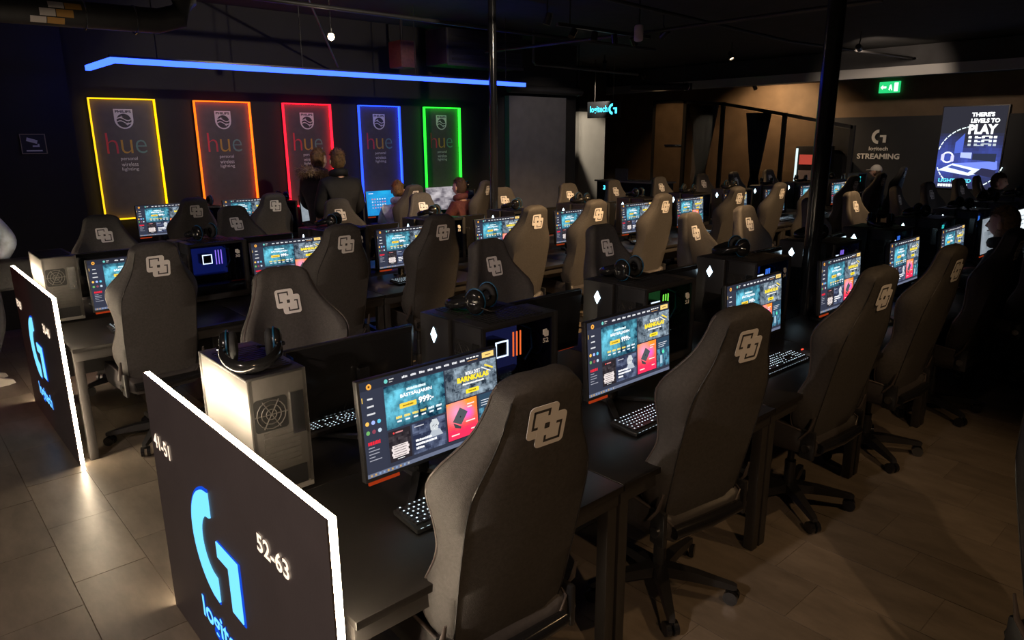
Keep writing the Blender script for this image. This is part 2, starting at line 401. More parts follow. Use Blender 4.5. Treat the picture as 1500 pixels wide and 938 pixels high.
def build_chair(detail):
    t = thing('gaming_chair', '', 'chair')
    ts = sorted(set(list(np.linspace(.0, .825, 34 if detail else 16))+[.838, .85, .861, .871, .879, .884]))
    rings = [[bp(*p) for p in back_ring(x)] for x in ts]
    bk = MB().loft(rings).build('backrest', 'fabric', t, 60)
    if detail:
        mb = MB()
        for sx, idx in ((1, 6), (-1, 16)):
            mb.tube([bp(*back_ring(x)[idx]) for x in np.linspace(.03, .855, 34)], .0045, 6)
        mb.build('piping', 'piping', bk, 60)
        for idx in (2, 20):
            mb = MB(); pts = []
            for x in np.linspace(.03, .84, 30):
                q = back_ring(x)[idx]; pts.append(bp(q[0], q[1], q[2]-.0005))
            mb.tube(pts, .0026, 5); mb.build('seam', 'plastic', bk, 60)
    fill, line = MB(), MB()
    fill.m = line.m = frame(bp(0, .752, -.0085), (1, 0, 0), (0, -math.sin(TILT), math.cos(TILT)))
    emblem_geo(fill, line, .132); e = fill.build('emblem', 'emblem', bk); line.build('emblem_line', 'emblem_line', e)['kind'] = 'stuff'
    fill, line = MB(), MB()
    fill.m = line.m = frame(bp(0, .715, .083), (-1, 0, 0), (0, -math.sin(TILT), math.cos(TILT)))
    emblem_geo(fill, line, .118); e = fill.build('emblem', 'emblem', bk); line.build('emblem_line', 'emblem_line', e)['kind'] = 'stuff'
    # seat
    rings = []
    for y, w, top, bol, bot in ((-.235, .19, .47, .47, .42), (-.225, .225, .495, .51, .40), (-.15, .245, .50, .535, .395), (0, .255, .505, .55, .39), (.13, .255, .51, .545, .39), (.21, .24, .51, .53, .395), (.255, .215, .495, .505, .41), (.27, .19, .47, .475, .43)):
        rings.append([(-w*.75, y, bot), (0, y, bot), (w*.75, y, bot), (w*.97, y, bot+.03), (w, y, (bot+bol)/2+.015), (w*.95, y, bol), (w*.80, y, bol), (w*.62, y, top), (0, y, top+.006), (-w*.62, y, top), (-w*.80, y, bol), (-w*.95, y, bol), (-w, y, (bot+bol)/2+.015), (-w*.97, y, bot+.03)])
    st = MB().loft(rings[::-1]).build('seat', 'bolster', t, 70)
    if detail:
        for sx in (1, -1): MB().tube([(sx*a[0], a[1], a[2]+.003) for a in [r[5] for r in rings]], .005, 6).build('piping', 'piping', st, 60)
    # side brackets
    for sx in (1, -1):
        br = MB().box((sx*.232, -.205, .475), (.022, .075, .15), .008).build('recline_bracket', 'plastic', t, 40)
        if detail:
            mb = MB().cyl((sx*.240, -.205, .46), (sx*.256, -.205, .46), .022, 14); mb.build('pivot_cap', 'chrome', br, 40)
            MB().tube([(sx*.246, -.17, .50), (sx*.25, -.215, .56), (sx*.246, -.235, .63)], [.014, .013, .006], 8, flat=.5).build('bracket_cover', 'piping', br, 50)
    if detail: MB().tube([(-.19, -.243, .455), (0, -.25, .452), (.19, -.243, .455)], [.026, .03, .026], 12).build('rear_bolster', 'gloss', t, 60)
    MB().box((0, 0, .375), (.20, .26, .035), .01).build('tilt_mechanism', 'satin', t, 40)
    MB().lathe([(.018, .36), (.018, .25), (.028, .25), (.028, .10), (.04, .10), (.045, .065), (.03, .055)][::-1], 14).build('gas_column', 'satin', t, 40)
    star = MB()
    for k in range(5):
        a = math.radians(72*k+18); c, s_ = math.cos(a), math.sin(a)
        mb = MB() if detail else star
        def L(r, u, z): return (r*c-u*s_, r*s_+u*c, z)
        mb.loft([[L(.02, -.03, .075), L(.02, .03, .075), L(.02, .03, .125), L(.02, -.03, .125)], [L(.15, -.024, .075), L(.15, .024, .075), L(.15, .022, .118), L(.15, -.022, .118)],
                 [L(.315, -.017, .068), L(.315, .017, .068), L(.315, .014, .092), L(.315, -.014, .092)], [L(.33, -.012, .07), L(.33, .012, .07), L(.33, .01, .086), L(.33, -.01, .086)]])
        if detail: mb.build('base_leg', 'satin', t, 30)
        cb = MB() if detail else star
        b = random.uniform(0, 6.28); ax = Vector((math.cos(b), math.sin(b), 0)); ctr = Vector(L(.31, 0, .031))
        for sg in (-1, 1): cb.cyl(ctr+ax*sg*.007, ctr+ax*sg*.027, .031, 14)
        cb.cyl(ctr+Vector((0, 0, .02)), ctr+Vector((0, 0, .045)), .011, 8)
        if detail: cb.build('caster', 'gloss', t, 40)
    if not detail: star.build('star_base', 'satin', t, 30)
    return t
CH_N, CH_F = build_chair(True), build_chair(False)
def place(proto, loc, rz, label, group=None, name=None):
    o = copy_tree(proto)
    o.location = loc; o.rotation_euler = (0, 0, rz); o['label'] = label
    if group: o['group'] = group
    return o

# ------------------------------------------------------------------ screens
def fbm(x, y, s=1): return noise.fractal(Vector((x*s, y*s, 3.1)), .8, 2.1, 5)
def grid_img(mb, x0, y0, x1, y1, nx, ny, fn, z):
    for i in range(nx):
        for j in range(ny):
            u, v = (i+.5)/nx, (j+.5)/ny
            mb.col = fn(u, v); mb.quad(x0+(x1-x0)*i/nx, y0+(y1-y0)*j/ny, x0+(x1-x0)*(i+1)/nx, y0+(y1-y0)*(j+1)/ny, z)
def mixc(a, b, t): t = max(0, min(1, t)); return tuple(p+(q-p)*t for p, q in zip(a, b))
def shop_screen():
    mb = MB(); S = mb
    def rect(x0, y0, x1, y1, c, z=.001): S.col = c; S.quad(x0, y0, x1, y1, z)
    def tx(s, x, y, h, c, w=None, z=.006, al='L', b=.02): S.col = c; S.text(s, x, y, w, h, z, b, al)
    rb = random.Random(11)
    def blk(x, y, w, h, c, z=.006):   # a line of print too small to read
        e = x+w
        while x < e-.05:
            d = min(rb.uniform(.08, .2)*h*4, e-x); rect(x, y, x+d*.82, y+h*rb.uniform(.75, 1), c, z); x += d
    rect(0, 0, 16, 9, (.030, .034, .055), 0)
    rect(0, 8.15, 16, 9, (.022, .024, .038)); rect(0, 0, 2.25, 8.15, (.032, .036, .058)); rect(0, 0, 16, .38, (.13, .15, .22), .002)
    # side bar
    S.col = (.85, .38, .06); S.poly(arc(.95, 8.45, .28, 0, 360, 12)[:-1], .003); S.col = (.1, .04, .01); S.poly(rrect(.95, 8.45, .2, .2, .04), .004)
    for y, w in ((7.25, .55), (6.55, .7), (5.85, .85)): rect(.95-w/2, y, .95+w/2, y+.16, (.6, .6, .62), .003)
    rect(.12, 7.1, .2, 7.6, (.8, .5, .08), .003)
    for k, c in enumerate(((.9, .5, .1), (.35, .45, .9), (.1, .5, .7), (.15, .4, .12), (.25, .05, .08), (.5, .6, .7))):
        S.col = c; S.poly(arc(.45+(k % 3)*.62, 5.1-(k//3)*.85, .2, 0, 360, 10)[:-1], .003)
    blk(.35, 3.05, 1.35, .36, (.75, .02, .04))
    for k in range(5): rect(.35, 2.75-k*.3, .35+random.uniform(.5, 1.4), 2.83-k*.3, (.32, .32, .38), .003)
    # top bar
    S.col = (.15, .55, .5); S.poly(arc(2.75, 8.55, .2, 0, 360, 10)[:-1], .003); rect(3.1, 8.6, 3.6, 8.7, (.6, .6, .6), .003); rect(3.1, 8.38, 3.45, 8.46, (.4, .4, .4), .003)
    for k in range(8): blk(4.5+k*.98, 8.45, .62, .22, (.75, .75, .78))
    for k in range(4): rect(12.2+k*.42, 8.6, 12.5+k*.42, 8.72, (.8, .8, .8), .003)
    rect(12.3, 8.35, 13.6, 8.41, (.6, .3, .1), .003)
    rect(14.2, 8.28, 15.75, 8.85, (.86, .58, .18), .003); rect(14.6, 8.5, 15.35, 8.6, (.25, .15, .05), .004)
    # teal banner
    def teal(u, v):
        n = fbm(u*6, v*3.5); n2 = fbm(u*17+5, v*9)
        g = max(0, 1-((u-.22)/.42)**2)*max(0, 1-((v-.5)/.7)**2)+.55*max(0, 1-((u-.75)/.3)**2)*max(0, 1-((v-.6)/.6)**2)
        b = .05+.62*g+.40*n+.20*n2; b *= (.45+.55*min(1, v*3)) * (.6 if v > .88 else 1)
        return mixc((.004, .022, .05), (.16, .62, .80), b)
    grid_img(S, 2.45, 3.95, 9.25, 8.05, 52, 30, teal, .002)
    blk(4.9, 7.18, 2.2, .26, (.75, .9, .92)); tx('BÄSTSÄLJAREN', 5.95, 6.55, .48, (.95, .97, 1), 3.6, al='C', b=.04)
    S.col = (.90, .60, .06); S.poly(rrect(4.95, 5.85, 1.9, .5, .1), .004); blk(4.35, 5.76, 1.2, .16, (.2, .1, 0), .007)
    tx('999:-', 6.15, 5.62, .62, (.97, .97, 1), 1.75, b=.04)
    for k in range(6):
        c = (.9, .68, .12) if k < 4 else (.8, .9, .95)
        blk(3.5+k*.92, 4.75, .68, .24, c); rect(3.6+k*.92, 4.4, 4.1+k*.92, 4.56, (.75, .8, .85), .004)
    # grey blue banner
    def ice(u, v):
        n = fbm(u*7+9, v*4+2); n2 = fbm(u*20, v*11+4); b = .36+.60*n+.30*n2; b = b*(.55 if (u < .16 or (abs(v-.62) < .04 and u < .3)) else 1)
        return mixc((.02, .03, .045), (.36, .46, .55), b)
    grid_img(S, 9.4, 4.75, 16, 8.05, 46, 26, ice, .002)
    tx('BOKA DITT', 12.9, 7.0, .36, (.92, .92, .9), 1.9, al='C', b=.04); tx('BARNKALAS', 12.9, 6.38, .56, (.95, .72, .03), 4.1, al='C', b=.06); blk(11.5, 6.05, 2.8, .18, (.95, .95, .9))
    S.col = (.95, .72, .03); S.poly(rrect(12.7, 5.35, 1.7, .45, .1), .004); blk(12.2, 5.28, 1.0, .14, (.2, .12, 0), .007)
    S.col = (.9, .65, .05); S.poly([(14.4, 7.5), (15.5, 7.0), (15.6, 7.15), (14.5, 7.65)], .004); S.col = (.8, .8, .8); S.poly([(14.0, 7.35), (15.2, 6.75), (15.25, 6.85), (14.05, 7.45)], .004)
    # tile a
    grid_img(S, 2.5, .75, 4.95, 3.75, 12, 12, lambda u, v: mixc((.018, .014, .018), (.12, .10, .11), (.55*max(0, fbm(u*5, v*6)+.3) if .42 < v < .8 else .05)), .002)
    S.col = (.8, .05, .05); S.poly(arc(3.1, 3.5, .1, 0, 360, 8)[:-1], .004); rect(3.3, 3.44, 4.1, 3.56, (.6, .25, .25), .004)
    for k in range(5): w = 1.75+.2*(k % 2); rect(3.7-w/2, 1.1+k*.24, 3.7+w/2, 1.1+k*.24+.235, (.75, .66, .64), .003); rect(3.7-w*.4, 1.19+k*.24, 3.7+w*.35, 1.25+k*.24, (.12, .1, .1), .005)
    rect(3.3, .9, 4.1, .97, (.7, .7, .7), .004)
    # tile b
    grid_img(S, 5.15, .75, 9.05, 3.75, 20, 16, lambda u, v: mixc((.022, .028, .06), (.13, .16, .26), .35+1.0*fbm(u*3+3, v*3)), .002)
    S.col = (.42, .46, .52); S.poly([(6.9, 1.9), (8.7, 1.9), (8.35, 2.5), (7.9, 2.75), (7.4, 2.6)], .003)
    S.col = (.55, .58, .60); S.poly([(7.25, 2.6), (8.05, 2.45), (8.3, 3.1), (8.05, 3.6), (7.5, 3.65), (7.2, 3.2)], .004)
    for k in range(9): a = random.uniform(7.25, 8.1); b = random.uniform(2.6, 3.5); S.col = random.choice(((.1, .12, .16), (.8, .8, .8), (.25, .3, .38))); S.poly([(a, b), (a+.16, b+.03), (a+.12, b+.14)], .005)
    S.col = (.05, .05, .08); S.poly([(7.45, 3.0), (7.65, 2.98), (7.62, 3.08)], .006); S.poly([(7.85, 2.97), (8.03, 2.95), (8.0, 3.05)], .006)
    for k in range(3): blk(5.45, 1.95-k*.38, (1.9, 2.5, 1.0)[k], .24, (.93, .93, .96))
    rect(5.4, 3.4, 6.5, 3.5, (.5, .5, .55), .004)
    # tile c
    def org(u, v):
        c = mixc((1, .30, .02), (.95, .03, .10), (1-v)*1.25+.12*fbm(u*3, v*3)); c = mixc(c, (.95, .35, .62), max(0, 1-math.hypot(u-.32, v-.72)/.42)*.9)
        return mixc(c, (.75, .10, .75), max(0, 1-math.hypot(u-.7, v-.62)/.25)*.9)
    S.col = (.03, .02, .03); S.quad(9.2, .7, 13.25, 4.72, .002)
    grid_img(S, 9.3, .8, 13.15, 4.62, 18, 18, org, .003)
    S.col = (.075, .085, .095); S.poly([(9.95, 2.65), (11.0, 2.15), (11.9, 3.3), (10.95, 3.95)], .005); S.col = (.05, .055, .06); S.poly([(10.0, 2.55), (11.0, 1.95), (10.9, 1.75), (10.2, 2.0)], .006)
    S.col = (.02, .02, .02); S.poly(arc(10.95, 2.98, .09, 0, 360, 8)[:-1], .007)
    for x, y, w in ((11.6, 2.25, 1.2), (9.7, 1.2, 1.0), (11.9, 4.0, .9), (12.2, 1.35, .6), (11.9, 3.7, .6)): rect(x, y, x+w, y+.12, (1, .75, .68), .005)
    # tile d
    grid_img(S, 13.4, .75, 16, 4.6, 12, 16, lambda u, v: mixc((.02, .03, .06), (.10, .32, .45), .3+.75*fbm(u*5+7, v*5) if v < .6 else .1), .002)
    for k in range(3): rect(13.7, 3.9-k*.25, 15.5-k*.3, 3.98-k*.25, (.6, .62, .68), .004)
    rect(14.0, 1.2, 14.5, 2.3, (.35, .5, .6), .004); S.col = (.1, .75, .45); S.poly(arc(14.7, 2.7, .25, 0, 360, 10)[:-1], .004)
    for k in range(10): rect(.3+k*.45, .1, .5+k*.45, .28, random.choice(((.5, .3, .1), (.2, .3, .5), (.4, .4, .4))), .004)
    return mb
def blue_screen():
    S = MB(); grid_img(S, 0, 0, 16, 9, 24, 14, lambda u, v: mixc((.01, .10, .42), (.02, .42, .75), .35+.5*u*v+.3*fbm(u*3, v*3)), 0)
    S.col = (.8, .9, 1); S.quad(1, 8, 3, 8.2, .002)
    for i in range(6):
        for j in range(4): S.col = random.choice(((.5, .7, .9), (.25, .35, .6), (.5, .2, .3))); S.quad(2.2+i*1.1, 2.6+j*1.05, 2.8+i*1.1, 3.1+j*1.05, .002)
    S.col = (.3, .85, .95)
    for k in range(9): a = random.uniform(10.5, 13.5); b = random.uniform(1, 6); S.quad(a, b, a+.25, b+random.uniform(.4, 1.4), .002)
    return S
def game_screen():
    S = MB(); grid_img(S, 0, 0, 16, 9, 26, 15, lambda u, v: mixc((.05, .04, .06), (.52, .48, .50), .42+.6*fbm(u*4, v*4)+.25*(v-.4)), 0)
    return S
def white_screen():
    S = MB(); grid_img(S, 0, 0, 16, 9, 12, 8, lambda u, v: mixc((.75, .82, .85), (.30, .75, .25), max(0, 1-u*5)), 0)
    S.col = (.35, .4, .45)
    for k in range(5): S.quad(3, 7-k*1.2, 12-k, 7.3-k*1.2, .002)
    return S
def dim_screen():
    S = MB(); grid_img(S, 0, 0, 16, 9, 14, 8, lambda u, v: mixc((.10, .12, .14), (.30, .34, .38), .5+.5*fbm(u*3, v*3)), 0); return S
MWD, MHT = .592, .348
DW, DH = .575, .328
def screen_mesh(fn, name):
    mb = fn()
    k = DW/16; k2 = DH/9
    mb.v = [(p[0]*k-DW/2, -.0262-p[2]*.04, p[1]*k2-DH/2+.005) for p in mb.v]
    return mb.mesh(name)
SCREENS = {n: screen_mesh(f, 'display') for n, f in (('shop', shop_screen), ('blue', blue_screen), ('game', game_screen), ('white', white_screen), ('dim', dim_screen))}
for me in SCREENS.values(): me.materials.append(M['screen'])
# ------------------------------------------------------------------ monitor prototype (origin on desk, faces -Y, display plane tilted)
def build_monitor():
    t = thing('monitor', '', 'monitor')
    hold = Matrix.Translation((0, 0, .275)) @ Matrix.Rotation(math.radians(-4), 4, 'X')
    mb = MB(); mb.m = hold
    mb.box((0, -.012, 0), (MWD, .026, MHT), .003); mb.build('bezel', 'plastic', t, 40)
    mb = MB(); mb.m = hold
    mb.loft([[(-.29, 0, -.17), (.29, 0, -.17), (.29, 0, .17), (-.29, 0, .17)], [(-.27, .022, -.15), (.27, .022, -.15), (.27, .022, .15), (-.27, .022, .15)], [(-.12, .045, -.09), (.12, .045, -.09), (.12, .045, .09), (-.12, .045, .09)]])
    mb.build('back_shell', 'gloss', t, 25)
    d = ob('display', SCREENS['shop'], None, t); d.matrix_local = hold
    mb = MB(); mb.m = hold; mb.box((-.225, -.021, -MHT/2-.006), (.12, .008, .012), .002); mb.build('light_bar', 'orange_glow', t)
    mb = MB(); mb.box((0, .075, .17), (.05, .035, .33), .008); mb.build('stand_column', 'gloss', t, 40)
    mb = MB()
    for sx in (-1, 1): mb.loft([[(sx*.01-.02, .09, .003), (sx*.01+.02, .09, .003), (sx*.01+.02, .09, .022), (sx*.01-.02, .09, .022)], [(sx*.16-.016, -.09, .003), (sx*.16+.016, -.09, .003), (sx*.16+.014, -.09, .010), (sx*.16-.014, -.09, .010)]])
    mb.box((0, .10, .012), (.09, .07, .02), .004); mb.build('stand_foot', 'satin', t, 30)
    return t
MON = build_monitor()
def set_screen(o, name):
    for c in o.children:
        if c.name.startswith('display'): c.data = SCREENS[name]
# ------------------------------------------------------------------ keyboard, mouse
def build_keyboard():
    t = thing('keyboard', '', 'keyboard')
    rot = Matrix.Rotation(math.radians(4), 4, 'X')
    mb = MB(); mb.m = Matrix.Translation((0, 0, .003)) @ rot; mb.box((0, 0, .012), (.445, .142, .018), .004); mb.build('keyboard_body', 'plastic', t, 40)
    keys, glow = MB(), MB(); keys.m = glow.m = Matrix.Translation((0, 0, .003)) @ rot
    p = .0192
    for r in range(6):
        y = .052-r*p-(0 if r == 0 else .004)+.006
        xs = []
        x = -.213
        row = {0: [1, -.9]+[1]*4+[-.45]+[1]*4+[-.45]+[1]*4, 5: [1.3, 1.3, 1.3, 6.2, 1.3, 1.3, 1.3, 1.3]}.get(r, [1.0+.25*(r-1)]+[1]*12+[1.9-.25*(r-1)] if r < 4 else [2.2]+[1]*10+[2.6])
        for w in row:
            if w > 0: xs.append((x+w*p/2, w))
            x += abs(w)*p
        for k in range(3):
            if r in (0, 1, 2, 5) or (r == 4 and k == 1): xs.append((.087+k*p, 1))
        if r:
            for k in range(4): xs.append((.152+k*p, 1))
        for cx, w in xs:
            if cx > .215: continue
            keys.box((cx, y, .0245), (w*p-.0035, p-.0035, .008)); gw = .0055 if w < 3 else .012
            glow.quad(cx-gw/2, y-.001, cx+gw/2, y+.0036, .0287)
    k = keys.build('keys', 'plastic', t); k['kind'] = 'stuff'
    g = glow.build('key_legends', 'key_glow', t); g['kind'] = 'stuff'
    gl = MB(); gl.m = keys.m
    for i in range(18): gl.quad(-.21+i*.0235, -.0716, -.198+i*.0235, -.0706, .0213)
    gl.build('front_glow', 'key_glow', t)
    return t
KEY = build_keyboard()
M['mouse_red'] = emit('mouse_glow', (1, .06, .03), 2.0, False)
def build_mouse():
    t = thing('mouse', '', 'mouse')
    rings = []
    for y, w, h in ((-.058, .010, .008), (-.05, .024, .022), (-.025, .031, .034), (.005, .030, .037), (.035, .028, .028), (.055, .022, .016), (.06, .014, .008)):
        rings.append([(w*math.cos(a), y, .003+h*max(0, math.sin(a))) for a in [math.pi*k/8 for k in range(9)]])
    MB().loft(rings).build('mouse_shell', 'plastic', t, 60)
    MB().tube([(0, .036, .031), (0, .046, .026)], .005, 8).build('scroll_wheel', 'mouse_red', t)
    return t
MOU = build_mouse()
# ------------------------------------------------------------------ headset
def build_headset():
    t = thing('headset', '', 'headset')
    pts = [(.092*math.cos(a), .01+.135*math.sin(a), .058-.034*math.sin(a)) for a in [math.pi*k/16 for k in range(17)]]
    MB().tube(pts, [.010]+[.014]*15+[.010], 8, flat=1.5).build('headband', 'gloss', t, 60)
    for sx in (-1, 1):
        ax = frame((sx*.072, -.015, .056), (0, 1, 0), (0, .0, 1)) if sx > 0 else frame((sx*.072, -.015, .056), (0, -1, 0), (0, 0, 1))
        cup = MB(); cup.m = ax @ Matrix.Scale(1.12, 4, (0, 1, 0)) @ Matrix.Scale(.92, 4, (1, 0, 0))
        cup.lathe([(.012, -.006), (.044, -.006), (.050, 0), (.050, .012), (.044, .024), (.026, .030), (.004, .031)], 18); c = cup.build('ear_cup', 'gloss', t, 50)
        cu = MB(); cu.m = cup.m
        cu.tube([(.036*math.cos(2*math.pi*k/18), .036*math.sin(2*math.pi*k/18), -.013) for k in range(18)], .013, 8, close=True); cu.build('ear_cushion', 'cushion', c, 60)
        rg = MB(); rg.m = cup.m
        rg.tube([(.0505*math.cos(2*math.pi*k/24), .0505*math.sin(2*math.pi*k/24), .004) for k in range(24)], .0035, 6, close=True); rg.build('blue_ring', 'blue_ring', c, 60)
        MB().tube([(sx*.086, .01, .056), (sx*.105, -.005, .056), (sx*.106, -.025, .050)], [.006, .008, .006], 8).build('yoke', 'chrome', t, 60)
    MB().tube([(-.095, -.05, .035), (-.09, -.09, .022), (-.05, -.115, .018), (-.01, -.118, .02)], [.004, .003, .003, .005], 6).build('microphone', 'plastic', t, 60)
    return t
HED = build_headset()
# ------------------------------------------------------------------ computer tower (front +X, glass side -Y)
LT, WTW, HT = .415, .205, .455
RAM = {n: emit('ram_'+n, c, 3.0, False) for n, c in (('orange', (1, .16, .03)), ('green', (.25, 1, .08)), ('violet', (.35, .2, 1)), ('blue', (.06, .25, 1)), ('teal', (.05, .8, .7)))}
M['ring_white'] = emit('cooler_ring', (.75, .86, 1), 5, False)
GLOWS = {n: emit('case_glow_'+n, c, .22, False) for n, c in (('orange', (.10, .12, .5)), ('green', (.10, .5, .12)), ('violet', (.05, .10, .9)), ('blue', (.02, .10, .8)), ('teal', (.02, .35, .5)))}
def build_tower(case, side, back):
    t = thing('computer_tower', '', 'computer')
    x, y, z = LT/2, WTW/2, HT
    b = MB().box((0, 0, .028), (LT, WTW, .022), .003).box((0, y-.005, z/2+.02), (LT, .008, z-.04), .002)
    b.build('side_panel', side, t, 40)
    fr = MB()
    for sx in (-1, 1):
        for yy in (-y+.006, y-.012): fr.box((sx*(x-.008), yy, z/2+.02), (.016, .012, z-.05))
    fr.box((0, -y+.006, z-.01), (LT, .012, .02)).box((0, -y+.006, .05), (LT, .012, .03)).build('frame', case, t)
    top = MB().box((0, 0, z-.004), (LT, WTW, .012), .003).build('top_panel', 'case', t, 40)
    sl = MB()
    for k in range(15): sl.box((-.15+k*.0215, 0, z+.0035), (.011, WTW*.78, .005))
    sl.build('top_vent', 'plastic', top)
    fp = MB().box((x+.012, 0, z/2+.012), (.028, WTW, z-.022), .004).build('front_panel', case, t, 40)
    d = MB(); d.m = frame((x+.0265, .0, z-.085), (0, 1, 0), (0, 0, 1)); d.prism([(0, -.036), (.022, 0), (0, .036), (-.022, 0)], 0, .002); d.build('diamond_light', 'diamond', fp)
    bk = MB().box((-x+.003, 0, z/2+.02), (.006, WTW-.004, z-.045), .001).build('back_panel', back, t, 40)
    q = MB(); q.box((-x-.002, -.062, z-.15), (.008, .045, .15)).build('io_shield', 'chrome', bk)
    q = MB(); q.m = frame((-x-.001, .03, z-.135), (0, -1, 0), (0, 0, 1))
    q.prism(rrect(0, 0, .115, .115, .012), 0, .001); q.build('fan_opening', 'hole', bk)
    q2 = MB(); q2.m = q.m
    for r in (.018, .034, .05): q2.tube([(r*math.cos(a), r*math.sin(a), .003) for a in [2*math.pi*k/16 for k in range(16)]], .0018, 5, close=True)
    for a in (0, 60, 120): c, s = math.cos(math.radians(a)), math.sin(math.radians(a)); q2.tube([(-.056*c, -.056*s, .003), (.056*c, .056*s, .003)], .0018, 5)
    q2.build('fan_grille', back, bk)
    q = MB()
    for k in range(7): q.box((-x-.0015, .0, .135+k*.019), (.004, .125, .012))
    q.build('slot_covers', back, bk)
    MB().box((-x-.001, -.01, .075), (.004, .14, .07)).build('power_supply', 'plastic', bk)
    gl = MB().box((0, -y+.002, z/2+.022), (LT-.02, .004, z-.075)).build('glass_panel', 'glass', t)
    mbd = MB().box((-.01, .055, .275), (.30, .006, .28)).build('motherboard', 'board', t)
    lit = MB().quad(-.14, .15, .12, .40, 0); lit.v = [(p[0], .0515, p[1]) for p in lit.v]; lit.build('board_glow_sheet', GLOWS['blue'], t)  # dim glowing sheet over the motherboard, drawn as coloured light falling on it
    MB().box((-.03, .0, .185), (.25, .085, .04), .006).build('graphics_card', 'gloss', t, 40)
    MB().box((0, .0, .085), (LT-.03, WTW-.03, .085)).build('power_shroud', 'case', t)
    co = MB().box((-.06, .0, .325), (.075, .10, .075), .006).build('cpu_cooler', 'gloss', t, 40)
    r = MB()
    for a, bb, c, d_ in ((-.036, -.036, .036, -.03), (-.036, .03, .036, .036), (-.036, -.03, -.03, .03), (.03, -.03, .036, .03)): r.box((-.06+(a+c)/2, -.0515, .325+(bb+d_)/2), (c-a, .003, d_-bb))
    r.build('cooler_light', 'ring_white', co)
    for k in range(3): MB().box((.004+k*.021, -.054, .335), (.006, .004, .11)).build('memory_stick', RAM['orange'], t)
    for k in range(2):
        f = MB(); f.m = frame((x-.025, -.005, .17+k*.13), (0, 1, 0), (0, 0, 1)); f.tube([(.052*math.cos(a), .052*math.sin(a), 0) for a in [2*math.pi*j/20 for j in range(20)]], .006, 6, close=True)
        f.build('fan_ring', 'plastic', t, 60)
    MB().tube([(.07, -.03, .41), (.10, -.065, .39), (.105, -.065, .30), (.075, -.05, .25)], .006, 6).build('coolant_tube', 'blue_ring', t, 60)
    return t
TOW = build_tower('case', 'case', 'case')
TOWS = build_tower('steel_dark', 'steel', 'steel_dark')  # same dark case in paler metal, with the panel strip's light coloured in
def tower_style(o, style):
    for c in o.children:
        m = RAM[style] if c.name.startswith('memory') else GLOWS[style] if c.name.startswith('board_glow_sheet') else None
        if m: c.material_slots[0].link = 'OBJECT'; c.material_slots[0].material = m
def seat_sticker(o, num):
    gl = [c for c in o.children if c.name.startswith('glass_panel')][0]
    fill = MB(); line = MB(); fill.m = line.m = frame((LT/2-.055, -WTW/2-.001, HT-.085), (1, 0, 0), (0, 0, 1))
    emblem_geo(fill, line, .034); fill.m = frame((LT/2-.055, -WTW/2-.002, HT-.13), (1, 0, 0), (0, 0, 1))
    fill.text(num, 0, 0, .036, .022, 0, .03, 'C'); s = fill.build('seat_number', 'white_text', gl)
# ------------------------------------------------------------------ desk
DK = .73; SP = 1.0852
def build_desk():
    t = thing('desk', '', 'desk')
    MB().box((0, .372, DK-.014), (SP-.006, .742, .026), .003).build('tabletop', 'desk', t, 40)
    for sx in (-1, 1):
        for yy in (.05, .69): MB().box((sx*(SP/2-.033), yy, (DK-.028)/2), (.05, .05, DK-.03), .004).build('leg', 'deskframe', t, 40)
    MB().box((0, .035, DK-.058), (SP-.012, .03, .056), .003).build('front_rail', 'deskframe', t, 40)
    MB().box((0, .70, DK-.20), (SP-.06, .018, .32)).build('modesty_panel', 'desk', t)
    return t
DSK = build_desk()

# ------------------------------------------------------------------ islands
jit = random.Random(3)
SIDE = {'an': 'on the 52-63 side', 'af': 'on the 41-51 side',
        'bn': 'middle island, 41-51 aisle side', 'bf': 'middle island, coloured wall side'}
def lab(kind, k, sd): return f'{kind}, {ordn(k)} from the lit panel, {SIDE[sd]}'
def station(kx, k, y0, sd, flip, chair_xy, chair_rot=0, screen='shop', style='blue', near=True, key=True, mouse=True, num=None, chair=True, headset=True, hrot=None):
    """kx = station left monitor edge; y0 = front desk edge; flip: user on +Y side"""
    sg = -1 if flip else 1; rz = math.pi if flip else 0
    cx = kx+MWD/2
    g = {'an': ' of the 52-63 side', 'af': ' of the 41-51 side', 'bn': ' of the middle island', 'bf': ' of the middle island rear', 'c': ' of the wall row'}[sd]
    m = place(MON, (cx, y0+sg*(.42 if flip else .50), DK), rz, lab('wide flat monitor', k, sd), 'monitors'+g); set_screen(m, screen)
    if flip: m.scale = (1, 1, .93)
    if key: place(KEY, (cx+(-.03)*sg, y0+sg*.305, DK-.001), rz+jit.uniform(-.04, .04), lab('black keyboard with glowing keys', k, sd), 'keyboards'+g)
    if mouse: place(MOU, (cx+.275*sg, y0+sg*.27, DK-.001), rz+jit.uniform(-.2, .2), lab('small black mouse', k, sd), 'mice'+g)
    if chair: place(CH_N if near else CH_F, (chair_xy[0], chair_xy[1], 0), rz+chair_rot, lab('black gaming chair', k, sd), 'gaming chairs'+g)
STY = ['orange', 'green', 'blue', 'violet', 'blue', 'teal', 'blue', 'violet', 'green', 'blue', 'teal', 'blue']
